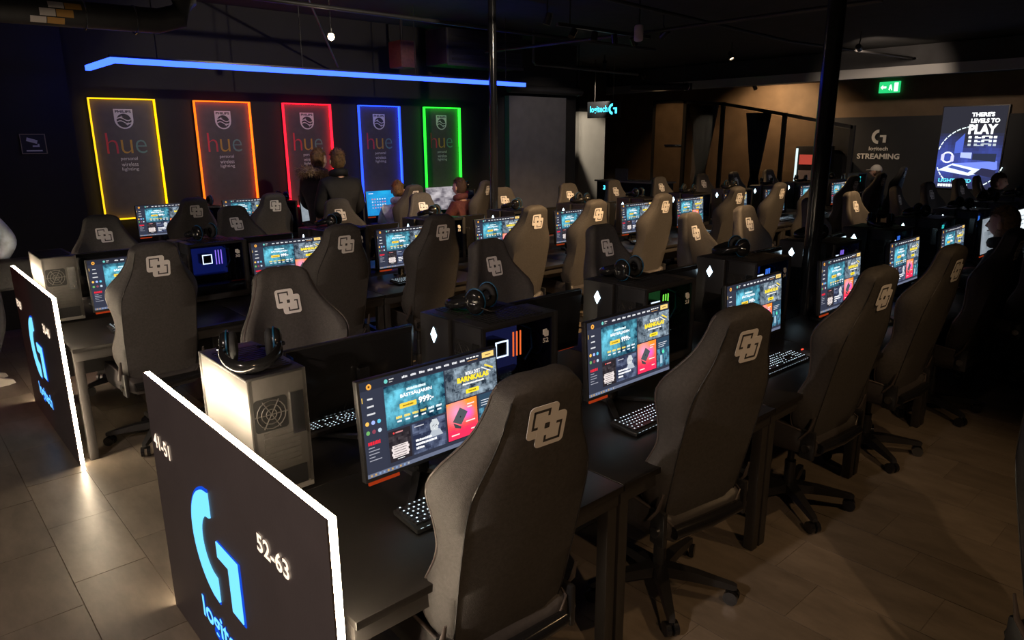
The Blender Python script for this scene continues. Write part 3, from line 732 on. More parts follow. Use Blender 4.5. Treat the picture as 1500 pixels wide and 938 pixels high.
def island(xo, y0, n, nf, an, af, chn, chf, first_num, styles, scr):
    for k in range(max(n, nf)):
        x = xo+.353+k*SP
        dx = .04+SP/2+k*SP
        if k < n: place(DSK, (dx, y0+.004, 0), 0, lab('dark desk with steel frame', k, an), 'desks on '+('the 52-63 side' if an == 'an' else 'the middle island'))
        if k < nf: place(DSK, (dx, y0+PW-.004, 0), math.pi, lab('dark desk with steel frame', k, af), 'desks on '+('the 41-51 side' if an == 'an' else 'the middle island rear'))
        if k < n:
            c = chn[k] if k < len(chn) else (x+MWD/2+jit.uniform(-.1, .08), y0+.14+jit.uniform(-.03, .04), jit.uniform(-.1, .1))
            station(x, k, y0, an, False, c[:2], c[2], scr.get(k, 'shop'), near=(an == 'an' and k < 7) or k < 3, mouse=(an == 'an' and 1 <= k < 6) or (an == 'bn' and 2 <= k < 6))
            t = place(TOW, (x+.92, y0+.813, DK-.004), 0, lab('black glass-sided tower', k, an), 'computer towers with seat numbers'); tower_style(t, styles[k % len(styles)])
            if k < 4: seat_sticker(t, str(first_num+k))
        if k < nf:
            c = chf[k] if k < len(chf) else (x+MWD/2+jit.uniform(-.05, .15), y0+PW-.05+jit.uniform(-.03, .03), jit.uniform(-.15, .15))
            station(x+.022, k, y0+PW, af, True, c[:2], c[2], 'shop', near=(k < 1 and an == 'an'), key=k < 1, mouse=False)
            if True:
                t = place(TOW, (x+.90, y0+1.02, DK-.004), math.pi, lab('black tower with lit diamond', k, af), 'computer towers with lit diamonds'); tower_style(t, styles[(k+2) % len(styles)]); t.scale = (.9, 1, 1)
        if k < n:
            place(HED, (x+.88+jit.uniform(-.03, .05), y0+.93+jit.uniform(-.04, .04), DK+HT+.005), (.5 if k == 0 else jit.uniform(-.6, 2.4)), lab('headset lying on the computer towers', k, an), 'headsets on '+('the front island' if an == 'an' else 'the middle island'))
# front island
rnd_scr = {6: 'dim', 7: 'white', 8: 'dim', 9: 'dim', 10: 'white'}
island(0, 0, 11, 11, 'an', 'af', [(.54, .16, -.07), (1.60, .17, -.15), (2.73, .15, -.07), (3.70, .14, -.04), (4.75, .10, .02), (5.9, .05, 0)],
       [(.69, 1.42, .0), (2.03, 1.45, .10), (3.05, 1.45, .05), (4.15, 1.46, 0.1)], 52, STY, rnd_scr)
# middle island
island(-.08, 3.2928, 11, 11, 'bn', 'bf', [(.50, 3.42, .03), (1.74, 3.42, .05), (2.62, 3.45, .04), (3.68, 3.45, .0), (4.50, 3.45, .0), (5.58, 3.45, .0)], [], 30, ['violet', 'blue', 'orange', 'teal', 'blue', 'green'], {})
# towers, toned pale for the strip light, that stand at the panel ends of both islands
t = place(TOWS, (.205, .955, DK-.004), math.pi/2, 'computer tower toned pale for strip light beside the 41-51 panel, back turned out'); tower_style(t, 'blue')
t = place(TOWS, (.172, 4.26, DK-.004), math.pi/2, 'computer tower toned pale for strip light at the panel end of the middle island'); tower_style(t, 'blue')
place(HED, (.19, .90, DK+HT+.005), 2.7, 'headset with blue ear cups on the pale-toned tower by the 41-51 panel')
# wall row
WX = [1.42, 2.36, 3.32, 4.27, 5.25]; WY = 6.52
for k in range(5):
    x = WX[k]
    place(DSK, (x+.42, WY, 0), 0, f'dark desk under the coloured wall panels, {ordn(k)} from the wall sign', 'desks of the wall row')
    m = place(MON, (x+MWD/2, WY+.50, DK+.065), 0, f'wide flat monitor under the coloured wall panels, {ordn(k)} from the wall sign', 'monitors of the wall row')
    set_screen(m, ['shop', 'shop', 'dim', 'blue', 'game'][k])
    MB().box((0, 0, .032), (.34, .26, .064), .006).build('monitor_riser', 'desk', None, 40)
    r = COL.objects[-1]; r.location = (x+MWD/2, WY+.52, DK); tag(r, f'low dark monitor riser under the wall row monitor, {ordn(k)} from the wall sign', 'riser', 'risers of the wall row')
    place(KEY, (x+MWD/2, WY+.24, DK-.001), 0, f'black keyboard under the coloured wall panels, {ordn(k)} from the wall sign', 'keyboards of the wall row')
    t = place(TOW, (x+MWD+.20, WY+.60, DK-.004), -math.pi/2+.0, f'black computer tower under the coloured wall panels, {ordn(k)} from the wall sign', 'towers of the wall row')
    t.rotation_euler = (0, 0, 0); t.location.x = x+MWD+.172; t.scale = (.74, 1, 1)
    tower_style(t, ['violet', 'orange', 'violet', 'blue', 'violet'][k])
    place(HED, (x+MWD+.18, WY+.60, DK+HT+.005), jit.uniform(-1, 2), f'headset on the wall row tower, {ordn(k)} from the wall sign', 'headsets of the wall row')
for k, (x, rz) in enumerate(((1.80, .05), (2.68, .0), (4.55, .1), (5.66, .5))):
    place(CH_F, (x, 6.64, 0), rz, f'black gaming chair under the coloured wall panels, {ordn(k)} from the wall sign', 'gaming chairs of the wall row')
# chair of the next row, cut by the frame
place(CH_N, (1.76, -1.37, 0), math.pi-.3, 'black gaming chair standing apart on the bare tiles, away from the desks', 'gaming chairs')

# ------------------------------------------------------------------ poles
def pole(x, y, r, label):
    t = thing('support_pole', label, 'pole', (x, y, 0))
    MB().cyl((0, 0, .01), (0, 0, 3.49), r, 24).build('pole_shaft', 'gloss', t, 40)
    MB().lathe([(r*1.7, 0), (r*1.7, .012), (r*1.02, .016)], 24).build('floor_flange', 'satin', t, 40)
pole(4.83, 5.0, .046, 'black support pole rising behind the middle island')
pole(4.02, .74, .056, 'thick black support pole rising out of the front island')

# ------------------------------------------------------------------ coloured wall panels
HUES = [('yellow', (.62, .36, .008)), ('orange', (.8, .13, .008)), ('red', (1, .012, .03)), ('blue', (.02, .07, 1)), ('green', (.02, .95, .03))]
def wall_panel(k):
    n, c = HUES[k]; x0 = 1.257+1.1113*k; w = .678; z0, z1 = 1.048, 2.385
    t = thing('wall_panel', f'black wall panel with a glowing {n} edge and lettering', 'panel', (x0+w/2, 7.66, z0))
    M['rim_'+n] = emit('rim_'+n, c, 2.4); h = z1-z0
    MB().box((0, -.013, h/2), (w, .024, h)).build('panel_board', M['hue_board'], t)
    b = .008
    for p, d in (((-w/2+b/2, -.052, h/2), (b, .054, h)), ((w/2-b/2, -.052, h/2), (b, .054, h)), ((0, -.052, h-b/2), (w-2*b, .054, b)), ((0, -.052, b/2), (w-2*b, .054, b))):
        MB().box(p, d).build('light_rim', M['rim_'+n], t)
    M['inner_'+n] = emit('inner_'+n, {'yellow': (.62, .28, .0), 'orange': (.8, .045, .003), 'red': (1, .003, .010), 'blue': (.008, .035, 1), 'green': (.008, .8, .012)}[n], 5 if n == 'yellow' else 9)
    for p, d in (((-w/2+b+.002, -.046, h/2), (.003, .03, h-2*b-.006)), ((w/2-b-.002, -.046, h/2), (.003, .03, h-2*b-.006)), ((0, -.046, h-b-.002), (w-2*b-.008, .03, .003)), ((0, -.046, b+.002), (w-2*b-.008, .03, .003))):
        MB().box(p, d).build('inner_light', M['inner_'+n], t)
    def fr(z): return frame((0, -.0262, z), (1, 0, 0), (0, 0, 1))
    s = MB(); s.m = fr(h-.115); w2, hh = .098, .225
    pts = [(-w2, 0), (-w2, -hh*.52)]+[(w2*math.cos(math.radians(a)), -hh*.52-.098*math.sin(math.radians(a))) for a in range(170, 5, -15)][::1]+[(w2, -hh*.52), (w2, 0)]
    s.prism(pts[::-1], 0, .002); sh = s.build('shield', 'white_text', t)
    q = MB(); q.m = fr(h-.115); q.prism(arc(0, -.125, .076, 0, 360, 24)[:-1], 0, .003); q.build('shield_disc', 'emblem_line', sh)
    q = MB(); q.m = fr(h-.115); q.text('PHILIPS', 0, -.04, .165, .028, .0035, .04, 'C'); q.build('shield_lettering', 'emblem_line', sh)
    for dy in (.016, -.018):
        q = MB(); q.m = fr(h-.115); xs = np.linspace(-.072, .072, 13)
        up_ = [(x, -.125+dy+.016*math.sin(-x*40)+.006) for x in xs]; dn = [(x, -.125+dy+.016*math.sin(-x*40)-.005) for x in xs]
        for i in range(12): q.prism([dn[i], dn[i+1], up_[i+1], up_[i]], 0, .0042)
        q.build('shield_wave', 'white_text', sh)
    for sx, sy in ((-.025, -.085), (.03, -.165), (.045, -.15)):
        q = MB(); q.m = fr(h-.115); r = .02 if sx != .045 else .011
        q.prism([p for i in range(8) for p in [((sx+(r if i % 2 == 0 else r*.25)*math.cos(i*math.pi/4)), (sy+(r if i % 2 == 0 else r*.25)*math.sin(i*math.pi/4)))]], 0, .0042); q.build('shield_star', 'white_text', sh)
    hx = [(-.215, 'h', (.62, .06, .08)), (-.065, 'u', (.55, .33, .05)), (.085, 'e', (.14, .30, .26))]
    for x, ch, cc in hx:
        q = MB(); q.m = fr(h-.60); q.text(ch, x, 0, .118, .225 if ch == 'h' else .15, .002, -.012)
        key = 'hue_'+ch
        if key not in M: M[key] = mat('lettering_'+ch, cc, .6)
        q.build('lettering', key, t)
    for i, l in enumerate(('personal', 'wireless', 'lighting')):
        q = MB(); q.m = fr(h-.685-i*.058); q.text(l, 0, 0, .175, .046, .002, .0, 'C'); q.build('small_lettering', 'white_text', t)
M['hue_board'] = mat('hue_board', (.075, .066, .066), .55, var=.1, scale=12, bump=.05, bscale=120)
for k in range(5): wall_panel(k)

# camera-surveillance notice
t = thing('notice_sign', 'small black framed camera notice on the dark wall', 'sign', (.66, 7.418, 1.90))
MB().box((0, -.005, 0), (.225, .01, .20)).build('sign_board', 'wall_navy', t)
M['sign_gold'] = mat('sign_gold', (.42, .33, .2), .5)
for p, d in (((-.108, -.012, 0), (.008, .006, .2)), ((.108, -.012, 0), (.008, .006, .2)), ((0, -.012, .096), (.21, .006, .008)), ((0, -.012, -.096), (.21, .006, .008))): MB().box(p, d).build('sign_frame', 'sign_gold', t)
q = MB(); q.m = frame((0, -.0102, 0), (1, 0, 0), (0, 0, 1)); q.prism([(-.06, .03), (.03, .0), (.04, .035), (-.05, .065)], 0, .002); q.build('camera_icon', 'white_text', t)
q = MB(); q.m = frame((0, -.0102, 0), (1, 0, 0), (0, 0, 1)); q.prism([(-.01, -.03), (.05, -.03), (.05, .0), (.035, .0), (.035, -.015), (-.01, -.015)], 0, .002); q.build('camera_bracket', 'white_text', t)
q = MB(); q.m = frame((0, -.0102, 0), (1, 0, 0), (0, 0, 1)); q.quad(-.07, -.075, .07, -.062, .002); q.build('sign_text', 'white_text', t)

# ------------------------------------------------------------------ blue light line
t = thing('blue_light_line', 'long glowing blue light line hung before the coloured wall panels', 'light', (1.2, 6.18, 2.65))
MB().box((2.61, .02, .035), (5.26, .05, .02)).build('light_channel', 'satin', t)
MB().box((2.61, 0, 0), (5.26, .045, .05)).build('light_tube', 'blue_led', t)
MB().box((0, .50, 0), (.045, .93, .05)).build('light_tube', 'blue_led', t)
for x in (.4, 1.9, 3.4, 4.9): MB().cyl((x, .02, .04), (x, .02, .85), .006, 6).build('hanger_rod', 'satin', t)

# ------------------------------------------------------------------ ceiling services
def pipe(name, pts, r, label, m='duct', cat='pipe', extra=None):
    o = MB().tube(pts, r, 14).build(name, m, None, 50); tag(o, label, cat); return o
t = thing('ventilation_duct', 'fat black duct with white and orange stickers under the ceiling', 'duct', (0, 5.0, 0))
MB().tube([(-3.5, 0, 2.78), (1.28, 0, 2.86), (1.44, 0, 2.91), (1.50, .0, 3.02), (1.50, 0, 3.45)], .095, 18).build('duct_tube', 'duct', t, 60)
for i, (x, z) in enumerate(((.39, .0), (.45, .05), (.51, .11))):
    zz = 2.78+(x+3.5)/4.78*.08
    for j, (m, w) in enumerate((('sticker_w', .10), ('sticker_o', .11))):
        a0 = -60+i*34; q = MB(); xx = x+j*.105
        ring = [(math.cos(math.radians(a)), math.sin(math.radians(a))) for a in np.linspace(180+a0-15+20, 180+a0+15+20, 5)]
        q.add([(xx, .0985*c, zz-.0985*s) for c, s in ring]+[(xx+w, .0985*c, zz-.0985*s) for c, s in ring], [(k, k+1, k+6, k+5) for k in range(4)]); q.build('pipe_sticker', m, t)
for x in (.75, 1.1): MB().tube([(x, .105*math.cos(a), 2.85+.105*math.sin(a)) for a in [2*math.pi*k/16 for k in range(16)]], .006, 6, close=True).build('duct_clamp', 'chrome', t)
pipe('sprinkler_pipe', [(-3, 5.3, 3.2), (8.5, 5.5, 3.2)], .022, 'long thin black pipe beside the stickered duct')
pipe('sprinkler_pipe', [(2.9, 5.7, 3.47), (4.2, 7.4, 2.85)], .012, 'thin slanting brace running down towards the wall panels', 'steel_dark')
pipe('sprinkler_pipe', [(6.6, 1.5, 3.15), (6.6, 4.0, 3.15), (6.2, 6.75, 3.12)], .022, 'thin pipe crossing above the middle island')
pipe('cable_conduit', [(7.2, 6.80, 3.499), (7.2, 6.80, 3.05), (7.26, 6.81, 3.02), (10.4, 7.30, 3.06)], .022, 'thin grey conduit near the air conditioner box', 'steel_dark')
pipe('sprinkler_pipe', [(4.0, 3.4, 3.25), (9.5, 3.9, 3.25), (13.4, 3.6, 3.25)], .02, 'thin pipe running towards the streaming wall')
for lb, pts, r in (('short black duct along the grey wall strip', [(7.25, 7.42, 2.70), (8.9, 7.42, 2.70), (8.98, 7.45, 2.70)], .065), ('short black duct ending under the white soffit', [(12.2, 8.9, 3.0), (12.9, 8.0, 2.98), (13.0, 7.85, 2.98)], .075)):
    t = thing('ventilation_duct', lb, 'duct', pts[0]); p0 = Vector(pts[0]); L = [tuple(Vector(p)-p0) for p in pts]
    MB().tube(L, r, 16).build('duct_tube', 'duct', t, 60)
    MB().cyl(L[1], (L[1][0], L[1][1], 3.49-p0.z), .008, 8).build('duct_hanger', 'satin', t)
    MB().tube([(L[2][0]-.1, (L[1][1]+L[2][1])/2+r*1.06*math.cos(a), r*1.06*math.sin(a)+L[1][2]) for a in [2*math.pi*k/14 for k in range(14)]], .008, 6, close=True).build('duct_collar', 'chrome', t)
t = thing('air_conditioner', 'dark ceiling air conditioner box above the blue light line', 'air conditioner', (6.35, 7.15, 2.92))
MB().box((0, 0, .26), (1.45, .5, .48), .01).build('housing', 'duct', t, 40)
MB().box((0, -.258, .02), (1.45, .02, .035)).build('front_trim', 'steel_dark', t); MB().box((-.72, -.258, .26), (.03, .02, .46)).build('front_trim', 'steel_dark', t)
for k in range(5): MB().box((0.02, -.256, .09+k*.08), (1.3, .012, .03)).build('louver', 'duct', t)
t = thing('junction_box', 'rust red box beside the ceiling air conditioner', 'box', (5.02, 7.1, 2.86)); MB().box((0, 0, .17), (.24, .3, .34), .008).build('box_body', 'redbox', t, 40); MB().cyl((0, 0, .34), (0, 0, .62), .02, 10).build('box_hanger', 'satin', t)
# small white ceiling device
t = thing('wireless_access_point', 'small white device hanging from the ceiling pipe', 'device', (6.34, 4.12, 3.02)); MB().box((0, 0, .09), (.075, .11, .19), .03).build('device_body', 'pinkwhite', t, 50); MB().cyl((0, 0, .185), (0, 0, .47), .008, 8).build('device_hanger', 'satin', t)
# pendant bulb
t = thing('pendant_bulb', 'bare glowing warm bulb hanging before the wall panels', 'lamp', (3.09, 5.5, 2.94))
MB().ellipsoid((0, 0, 0), (.032, .032, .036)).build('bulb', 'bulb', t, 60); MB().cyl((0, 0, .033), (0, 0, .08), .018, 12).build('socket', 'plastic', t, 40); MB().cyl((0, 0, .08), (0, 0, .56), .004, 6).build('cord', 'plastic', t)
# track spots, some added only for their light
def spot(i, pos, aim, watts, cone, col, label):
    d = (Vector(aim)-Vector(pos)).normalized(); rot = d.to_track_quat('-Z', 'Y')
    t = thing('ceiling_spotlight', label, 'spotlight', pos, 0, 'ceiling spotlights')
    q = MB(); q.m = rot.to_matrix().to_4x4(); q.lathe([(.02, .11), (.042, .105), (.046, 0), (.046, -.03), (.040, -.03), (.038, .01)][::-1], 16); q.build('spot_housing', 'plastic', t, 40)
    q = MB(); q.m = rot.to_matrix().to_4x4(); q.lathe([(.001, -.012), (.037, -.012), (.037, -.010), (.001, -.010)], 16); q.build('spot_lens', 'lens', t)
    MB().tube([tuple(-d*.09), (0, 0, .12), (0, 0, 3.5-pos[2])], .009, 8).build('spot_stem', 'satin', t)
    if watts:
        ld = bpy.data.lights.new('spot_lamp', 'SPOT'); ld.energy = watts; ld.color = col; ld.spot_size = math.radians(cone); ld.spot_blend = .5; ld.shadow_soft_size = .04
        lo = bpy.data.objects.new('spot_lamp', ld); COL.objects.link(lo); lo.parent = t; lo.rotation_euler = rot.to_euler(); lo.location = d*.04
SPN = ['behind the 52-63 chairs', 'over the bare tiles', 'aimed at the fourth and fifth middle island chairs', 'aimed at the seventh and eighth middle island chairs', 'over the wall row aisle', 'aimed at the brown booth wall', 'above the far end of the middle island', 'aimed at the white wall pier', 'added to light the streaming lettering', 'added to wash the coloured wall panels', 'added to light the numbered end panel', 'added to redden the middle island panel', 'added to light the booth door', 'added to light the grey wall strip']
for i, s_ in enumerate(SPOTS): spot(i, *s_, f'small black ceiling spotlight {SPN[i]}')
t = thing('lighting_track', 'black ceiling track with spotlights above the middle island', 'track', (5.85, 4.2, 3.1))
MB().box((0, 0, .0), (1.6, .035, .035)).build('track_rail', 'satin', t)
for k in range(2): MB().cyl((-.6+k*1.2, 0, .015), (-.6+k*1.2, 0, .4), .008, 8).build('track_hanger', 'satin', t)
for k in range(4):
    h = MB(); h.m = Matrix.Translation((-.55+k*.35, 0, -.07)) @ Matrix.Rotation(.6-k*.4, 4, 'Y'); h.lathe([(.02, .05), (.036, .045), (.038, -.05), (.03, -.05)][::-1], 14); o = h.build('track_head', 'gloss', t, 40)

# ------------------------------------------------------------------ streaming end of the hall
WX_ = 16.045
frr = frame((WX_-.005, 0, 0), (0, -1, 0), (0, 0, 1))
t = thing('streaming_sign', 'white wall lettering reading streaming below a round logo', 'sign', (WX_, 4.98, 1.42))
def onwall(fn, name, m):
    b = MB(); b.m = Matrix.Translation((-WX_, -4.98, -1.42)) @ frr; fn(b); b.build(name, m, t)
M['sign_white'] = mat('sign_white', (.85, .84, .82), .5)
onwall(lambda b: g_logo(b, -5.0, 1.90, .155, 0, .015), 'logo', 'sign_white')
onwall(lambda b: b.text('logitech', -4.99, 1.58, .40, .11, .006, .02, 'C'), 'logo_lettering', 'sign_white')
onwall(lambda b: b.text('STREAMING', -4.98, 1.42, .90, .12, .006, .03, 'C'), 'lettering', 'sign_white')
# light-box poster
def poster():
    S = MB(); w, h = 1.13, 1.62
    grid_img(S, 0, 0, w, h, 20, 28, lambda u, v: mixc((.02, .02, .028), (.06, .10, .55), (max(0, 1-abs(v-.33)/.36)*(.45+.5*fbm(u*3, v*3)))), 0)
    S.col = (.62, .72, 1); S.poly([(.04, .36), (.30, .50), (.95, .36), (.62, .26)], .002); S.col = (.14, .20, .75); S.poly([(.30, .50), (1.08, .56), (1.1, .40), (.95, .36)], .002)
    S.col = (.05, .08, .30); S.poly([(.22, .42), (.29, .465), (.66, .37), (.60, .32)], .004); S.col = (.02, .02, .05); S.poly([(.70, .30), (.83, .42), (1.08, .38), (1.08, .22)], .004)
    S.col = (.06, .10, .45); S.poly([(.30, .92), (.45, 1.1), (.45, .72), (.30, .70)], .002); S.col = (.35, .42, .8); S.poly([(.42, .72), (.62, .72), (.62, .60), (.42, .62)], .003); S.col = (.02, .025, .05); S.poly([(.64, .70), (1.05, .70), (1.05, .54), (.64, .58)], .003)
    for a0 in range(0, 360, 20):
        S.col = (.75, .78, .98); p = arc(.19, .62, .115, a0, a0+20, 1); q = arc(.19, .62, .085, a0, a0+20, 1); S.poly([q[0], p[0], p[1], q[1]], .005)
    S.col = (.5, .5, .95); S.poly(rrect(.10, .62, .06, .13, .02), .006); S.poly(rrect(.28, .60, .06, .13, .02), .006)
    for a0 in list(range(95, 160, 9))+list(range(200, 225, 9))+list(range(300, 345, 9)):
        S.col = (.75, .9, .9); p = arc(.60, .62, .62, a0, a0+7, 2); q = arc(.60, .62, .60, a0, a0+7, 2); S.poly(q+p[::-1], .004)
    S.col = (.92, .95, .95); S.text("THERE'S", .52, 1.42, .40, .085, .006, .05); S.text('LEVELS TO', .52, 1.30, .50, .085, .006, .05); S.text('PLAY', .50, 1.08, .50, .19, .006, .05)
    for k in range(3):
        y = 1.0-k*.075; S.col = mixc((.85, .9, .9), (.25, .3, .35), k/2.5)
        for x in (.52, .63, .75, .88, .96): S.quad(x, y, x+.055, y+.045, .006)
        S.quad(.63, y, .74, y+.02, .006); S.quad(.77, y+.03, .90, y+.05, .006)
    S.col = (.10, .60, .75); S.text('LIGHTSPEED', .08, .12, .60, .075, .006, .04); S.col = (.9, .95, .95); [S.quad(.08+k*.05, .03, .12+k*.05, .085, .006) for k in range(11)]
    S.v = [(0, -p[0], p[1]) if False else (-.032-p[2]*.3, .565-p[0], p[1]) for p in S.v]
    return S
t = thing('lightbox_poster', 'glowing poster of a blue-lit desk reading play', 'poster', (WX_+.0, 3.215, .86))
MB().box((-.014, 0, .81), (.028, 1.17, 1.66)).build('poster_frame', 'satin', t); ob('poster_print', poster().mesh('poster_print'), 'lightbox', t)
# exit sign
t = thing('exit_sign', 'green glowing exit sign with a white arrow high on the wall', 'sign', (16.073, 4.92, 2.82))
M['exit_green'] = emit('exit_green', (.02, .55, .16), 1.3); M['exit_white'] = emit('exit_white', (.8, 1, .9), 1.5, False)
MB().box((0, 0, .115), (.05, .42, .23)).build('sign_body', 'exit_green', t)
q = MB(); q.m = frame((-.026, .11, .115), (0, -1, 0), (0, 0, 1)); q.prism([(-.07, 0), (-.02, .05), (-.02, .02), (.05, .02), (.05, -.02), (-.02, -.02), (-.02, -.05)][::-1], 0, .002); q.build('arrow', 'exit_white', t)
q = MB(); q.m = frame((-.026, -.10, .115), (0, -1, 0), (0, 0, 1)); q.prism([(.0, -.09), (.08, -.09), (.08, .09), (.0, .09)], 0, .002); q.build('door_symbol', 'exit_white', t)
q = MB(); q.m = frame((-.026, -.03, .115), (0, -1, 0), (0, 0, 1)); q.prism([(-.02, -.07), (.0, -.02), (.02, -.07), (.035, -.06), (.015, .03), (.0, .06), (-.025, .03), (-.04, -.05)], 0, .002); q.build('running_figure', 'exit_white', t)
# hanging blue sign
M['cyan_letter'] = emit('cyan_letter', (.06, .62, .85), 3)
t = thing('hanging_sign', 'dark hanging sign with glowing cyan lettering and logo', 'sign', (11.0, 8.63, 2.32))
MB().box((0, 0, .165), (.06, .86, .33), .004).build('sign_body', 'wall_navy', t, 40)
q = MB(); q.m = frame((-.032, 0, 0), (0, -1, 0), (0, 0, 1)); q.text('logitech', -.11, .075, .48, .17, .002, .02, 'C'); q.build('lettering', 'cyan_letter', t)
q = MB(); q.m = frame((-.032, 0, 0), (0, -1, 0), (0, 0, 1)); g_logo(q, .27, .17, .11, 0, .004); q.build('logo', 'cyan_letter', t)
for y in (-.25, .25): MB().cyl((0, y, .32), (0, y, 1.17), .006, 6).build('hanger_wire', 'steel_dark', t)
# glass booth
t = thing('glass_booth', 'dark framed glass booth front before the brown wall', 'booth', (14.5, 0, 0))
def rail(y): return float(np.interp(y, [4.94, 5.67, 6.44, 7.18, 7.98, 8.9, 9.93], [2.13, 2.26, 2.42, 2.55, 2.70, 2.78, 2.82]))
for y in (9.93, 9.02, 7.98, 6.44, 4.94): MB().box((0, y, rail(y)/2), (.07, .085, rail(y))).build('booth_post', 'curtain', t)
for a, b in ((4.94, 6.44), (6.44, 7.98), (7.98, 9.02), (9.02, 9.93)):
    MB().loft([[(-.035, a, rail(a)-.07), (.035, a, rail(a)-.07), (.035, a, rail(a)), (-.035, a, rail(a))], [(-.035, b, rail(b)-.07), (.035, b, rail(b)-.07), (.035, b, rail(b)), (-.035, b, rail(b))]]).build('top_rail', 'curtain', t)
    if b < 9.5: MB().loft([[(-.005, a+.04, .02), (.005, a+.04, .02), (.005, a+.04, rail(a)-.08), (-.005, a+.04, rail(a)-.08)], [(-.005, b-.04, .02), (.005, b-.04, .02), (.005, b-.04, rail(b)-.08), (-.005, b-.04, rail(b)-.08)]]).build('glass_pane', 'booth_glass', t)
d = MB().box((0, 9.475, 1.37), (.05, .82, 2.72)).build('booth_door', 'wall_brown', t); MB().box((-.05, 9.3, 1.72), (.03, .5, .04)).build('door_handle', 'chrome', d)
def curtain(y, label, w=.5):
    rings = []
    zt = rail(y)-.1
    for z in (zt, zt*.8, zt*.6, zt*.45, zt*.42, zt*.3, .03):
        k = float(np.interp(z/zt, [0, .3, .42, .6, 1], [.75, .5, .34, .55, 1]))
        rings.append([(.10+.03*math.sin(i*2.1)*k+.02*(i >= 12), y+(w/2*k)*(1-2*(i if i < 12 else 23-i)/11), z) for i in range(24)])
    o = MB().loft(rings).build('booth_curtain', 'curtain', None, 60); o.location = (14.55, 0, 0); tag(o, label, 'curtain', 'booth curtains')
curtain(7.15, 'dark tied curtain hanging behind the glass booth front', .62)
curtain(8.6, 'dark curtain gathered beside the booth door', .8)
# vending light box near the booth
t = thing('display_cooler', 'tall glowing display cooler standing by the streaming wall', 'cooler', (15.7, 6.25, 0))
MB().box((.0, 0, .85), (.55, .66, 1.7), .01).build('cooler_body', 'case', t, 40)
M['cool_edge'] = emit('cooler_white', (.75, .95, 1), 2.2); M['cool_red'] = emit('cooler_red', (.9, .12, .08), .9, False)
for y in (.29, -.29): MB().box((-.28, y, .9), (.01, .05, 1.5)).build('cooler_light', 'cool_edge', t)
for k in range(4): MB().box((-.28, .0, .35+k*.35), (.008, .44, .22)).build('cooler_shelf_goods', 'cool_red' if k % 2 else 'pinkwhite', t)
# counter
t = thing('service_counter', 'dark counter with a pale top edge before the black recess', 'counter', (11.3, 8.0, 0))
MB().box((0, 0, .51), (.5, 1.62, 1.0)).build('counter_body', 'wall_navy', t); MB().box((0, 0, 1.025), (.58, 1.7, .03), .004).build('counter_top', 'white_wall', t, 40)
q = MB(); q.m = frame((-.252, .55, .84), (0, -1, 0), (0, 0, 1)); q.text('36', 0, 0, .16, .09, .002, .03, 'C'); q.build('seat_number', 'cyan_letter', t)
t = thing('laptop', 'open grey laptop standing on the service counter', 'laptop', (11.25, 8.2, 1.04)); MB().box((0, 0, .008), (.24, .34, .016), .003).build('laptop_base', 'steel', t, 40); MB().box((-.13, 0, .13), (.012, .34, .24), .003).build('laptop_lid', 'steel', t, 40)
# streaming desk with one setup
place(DSK, (14.35, 4.3, 0), 0, 'dark desk standing alone below the streaming lettering', 'desks')
t = place(TOW, (14.5, 4.75, DK-.004), 0, 'black computer tower on the desk below the streaming lettering', 'computer towers'); tower_style(t, 'teal')
place(MON, (14.1, 4.85, DK), .4, 'wide flat monitor on the desk below the streaming lettering', 'monitors')
place(CH_F, (14.0, 4.05, 0), .1, 'black gaming chair at the desk below the streaming lettering', 'gaming chairs')

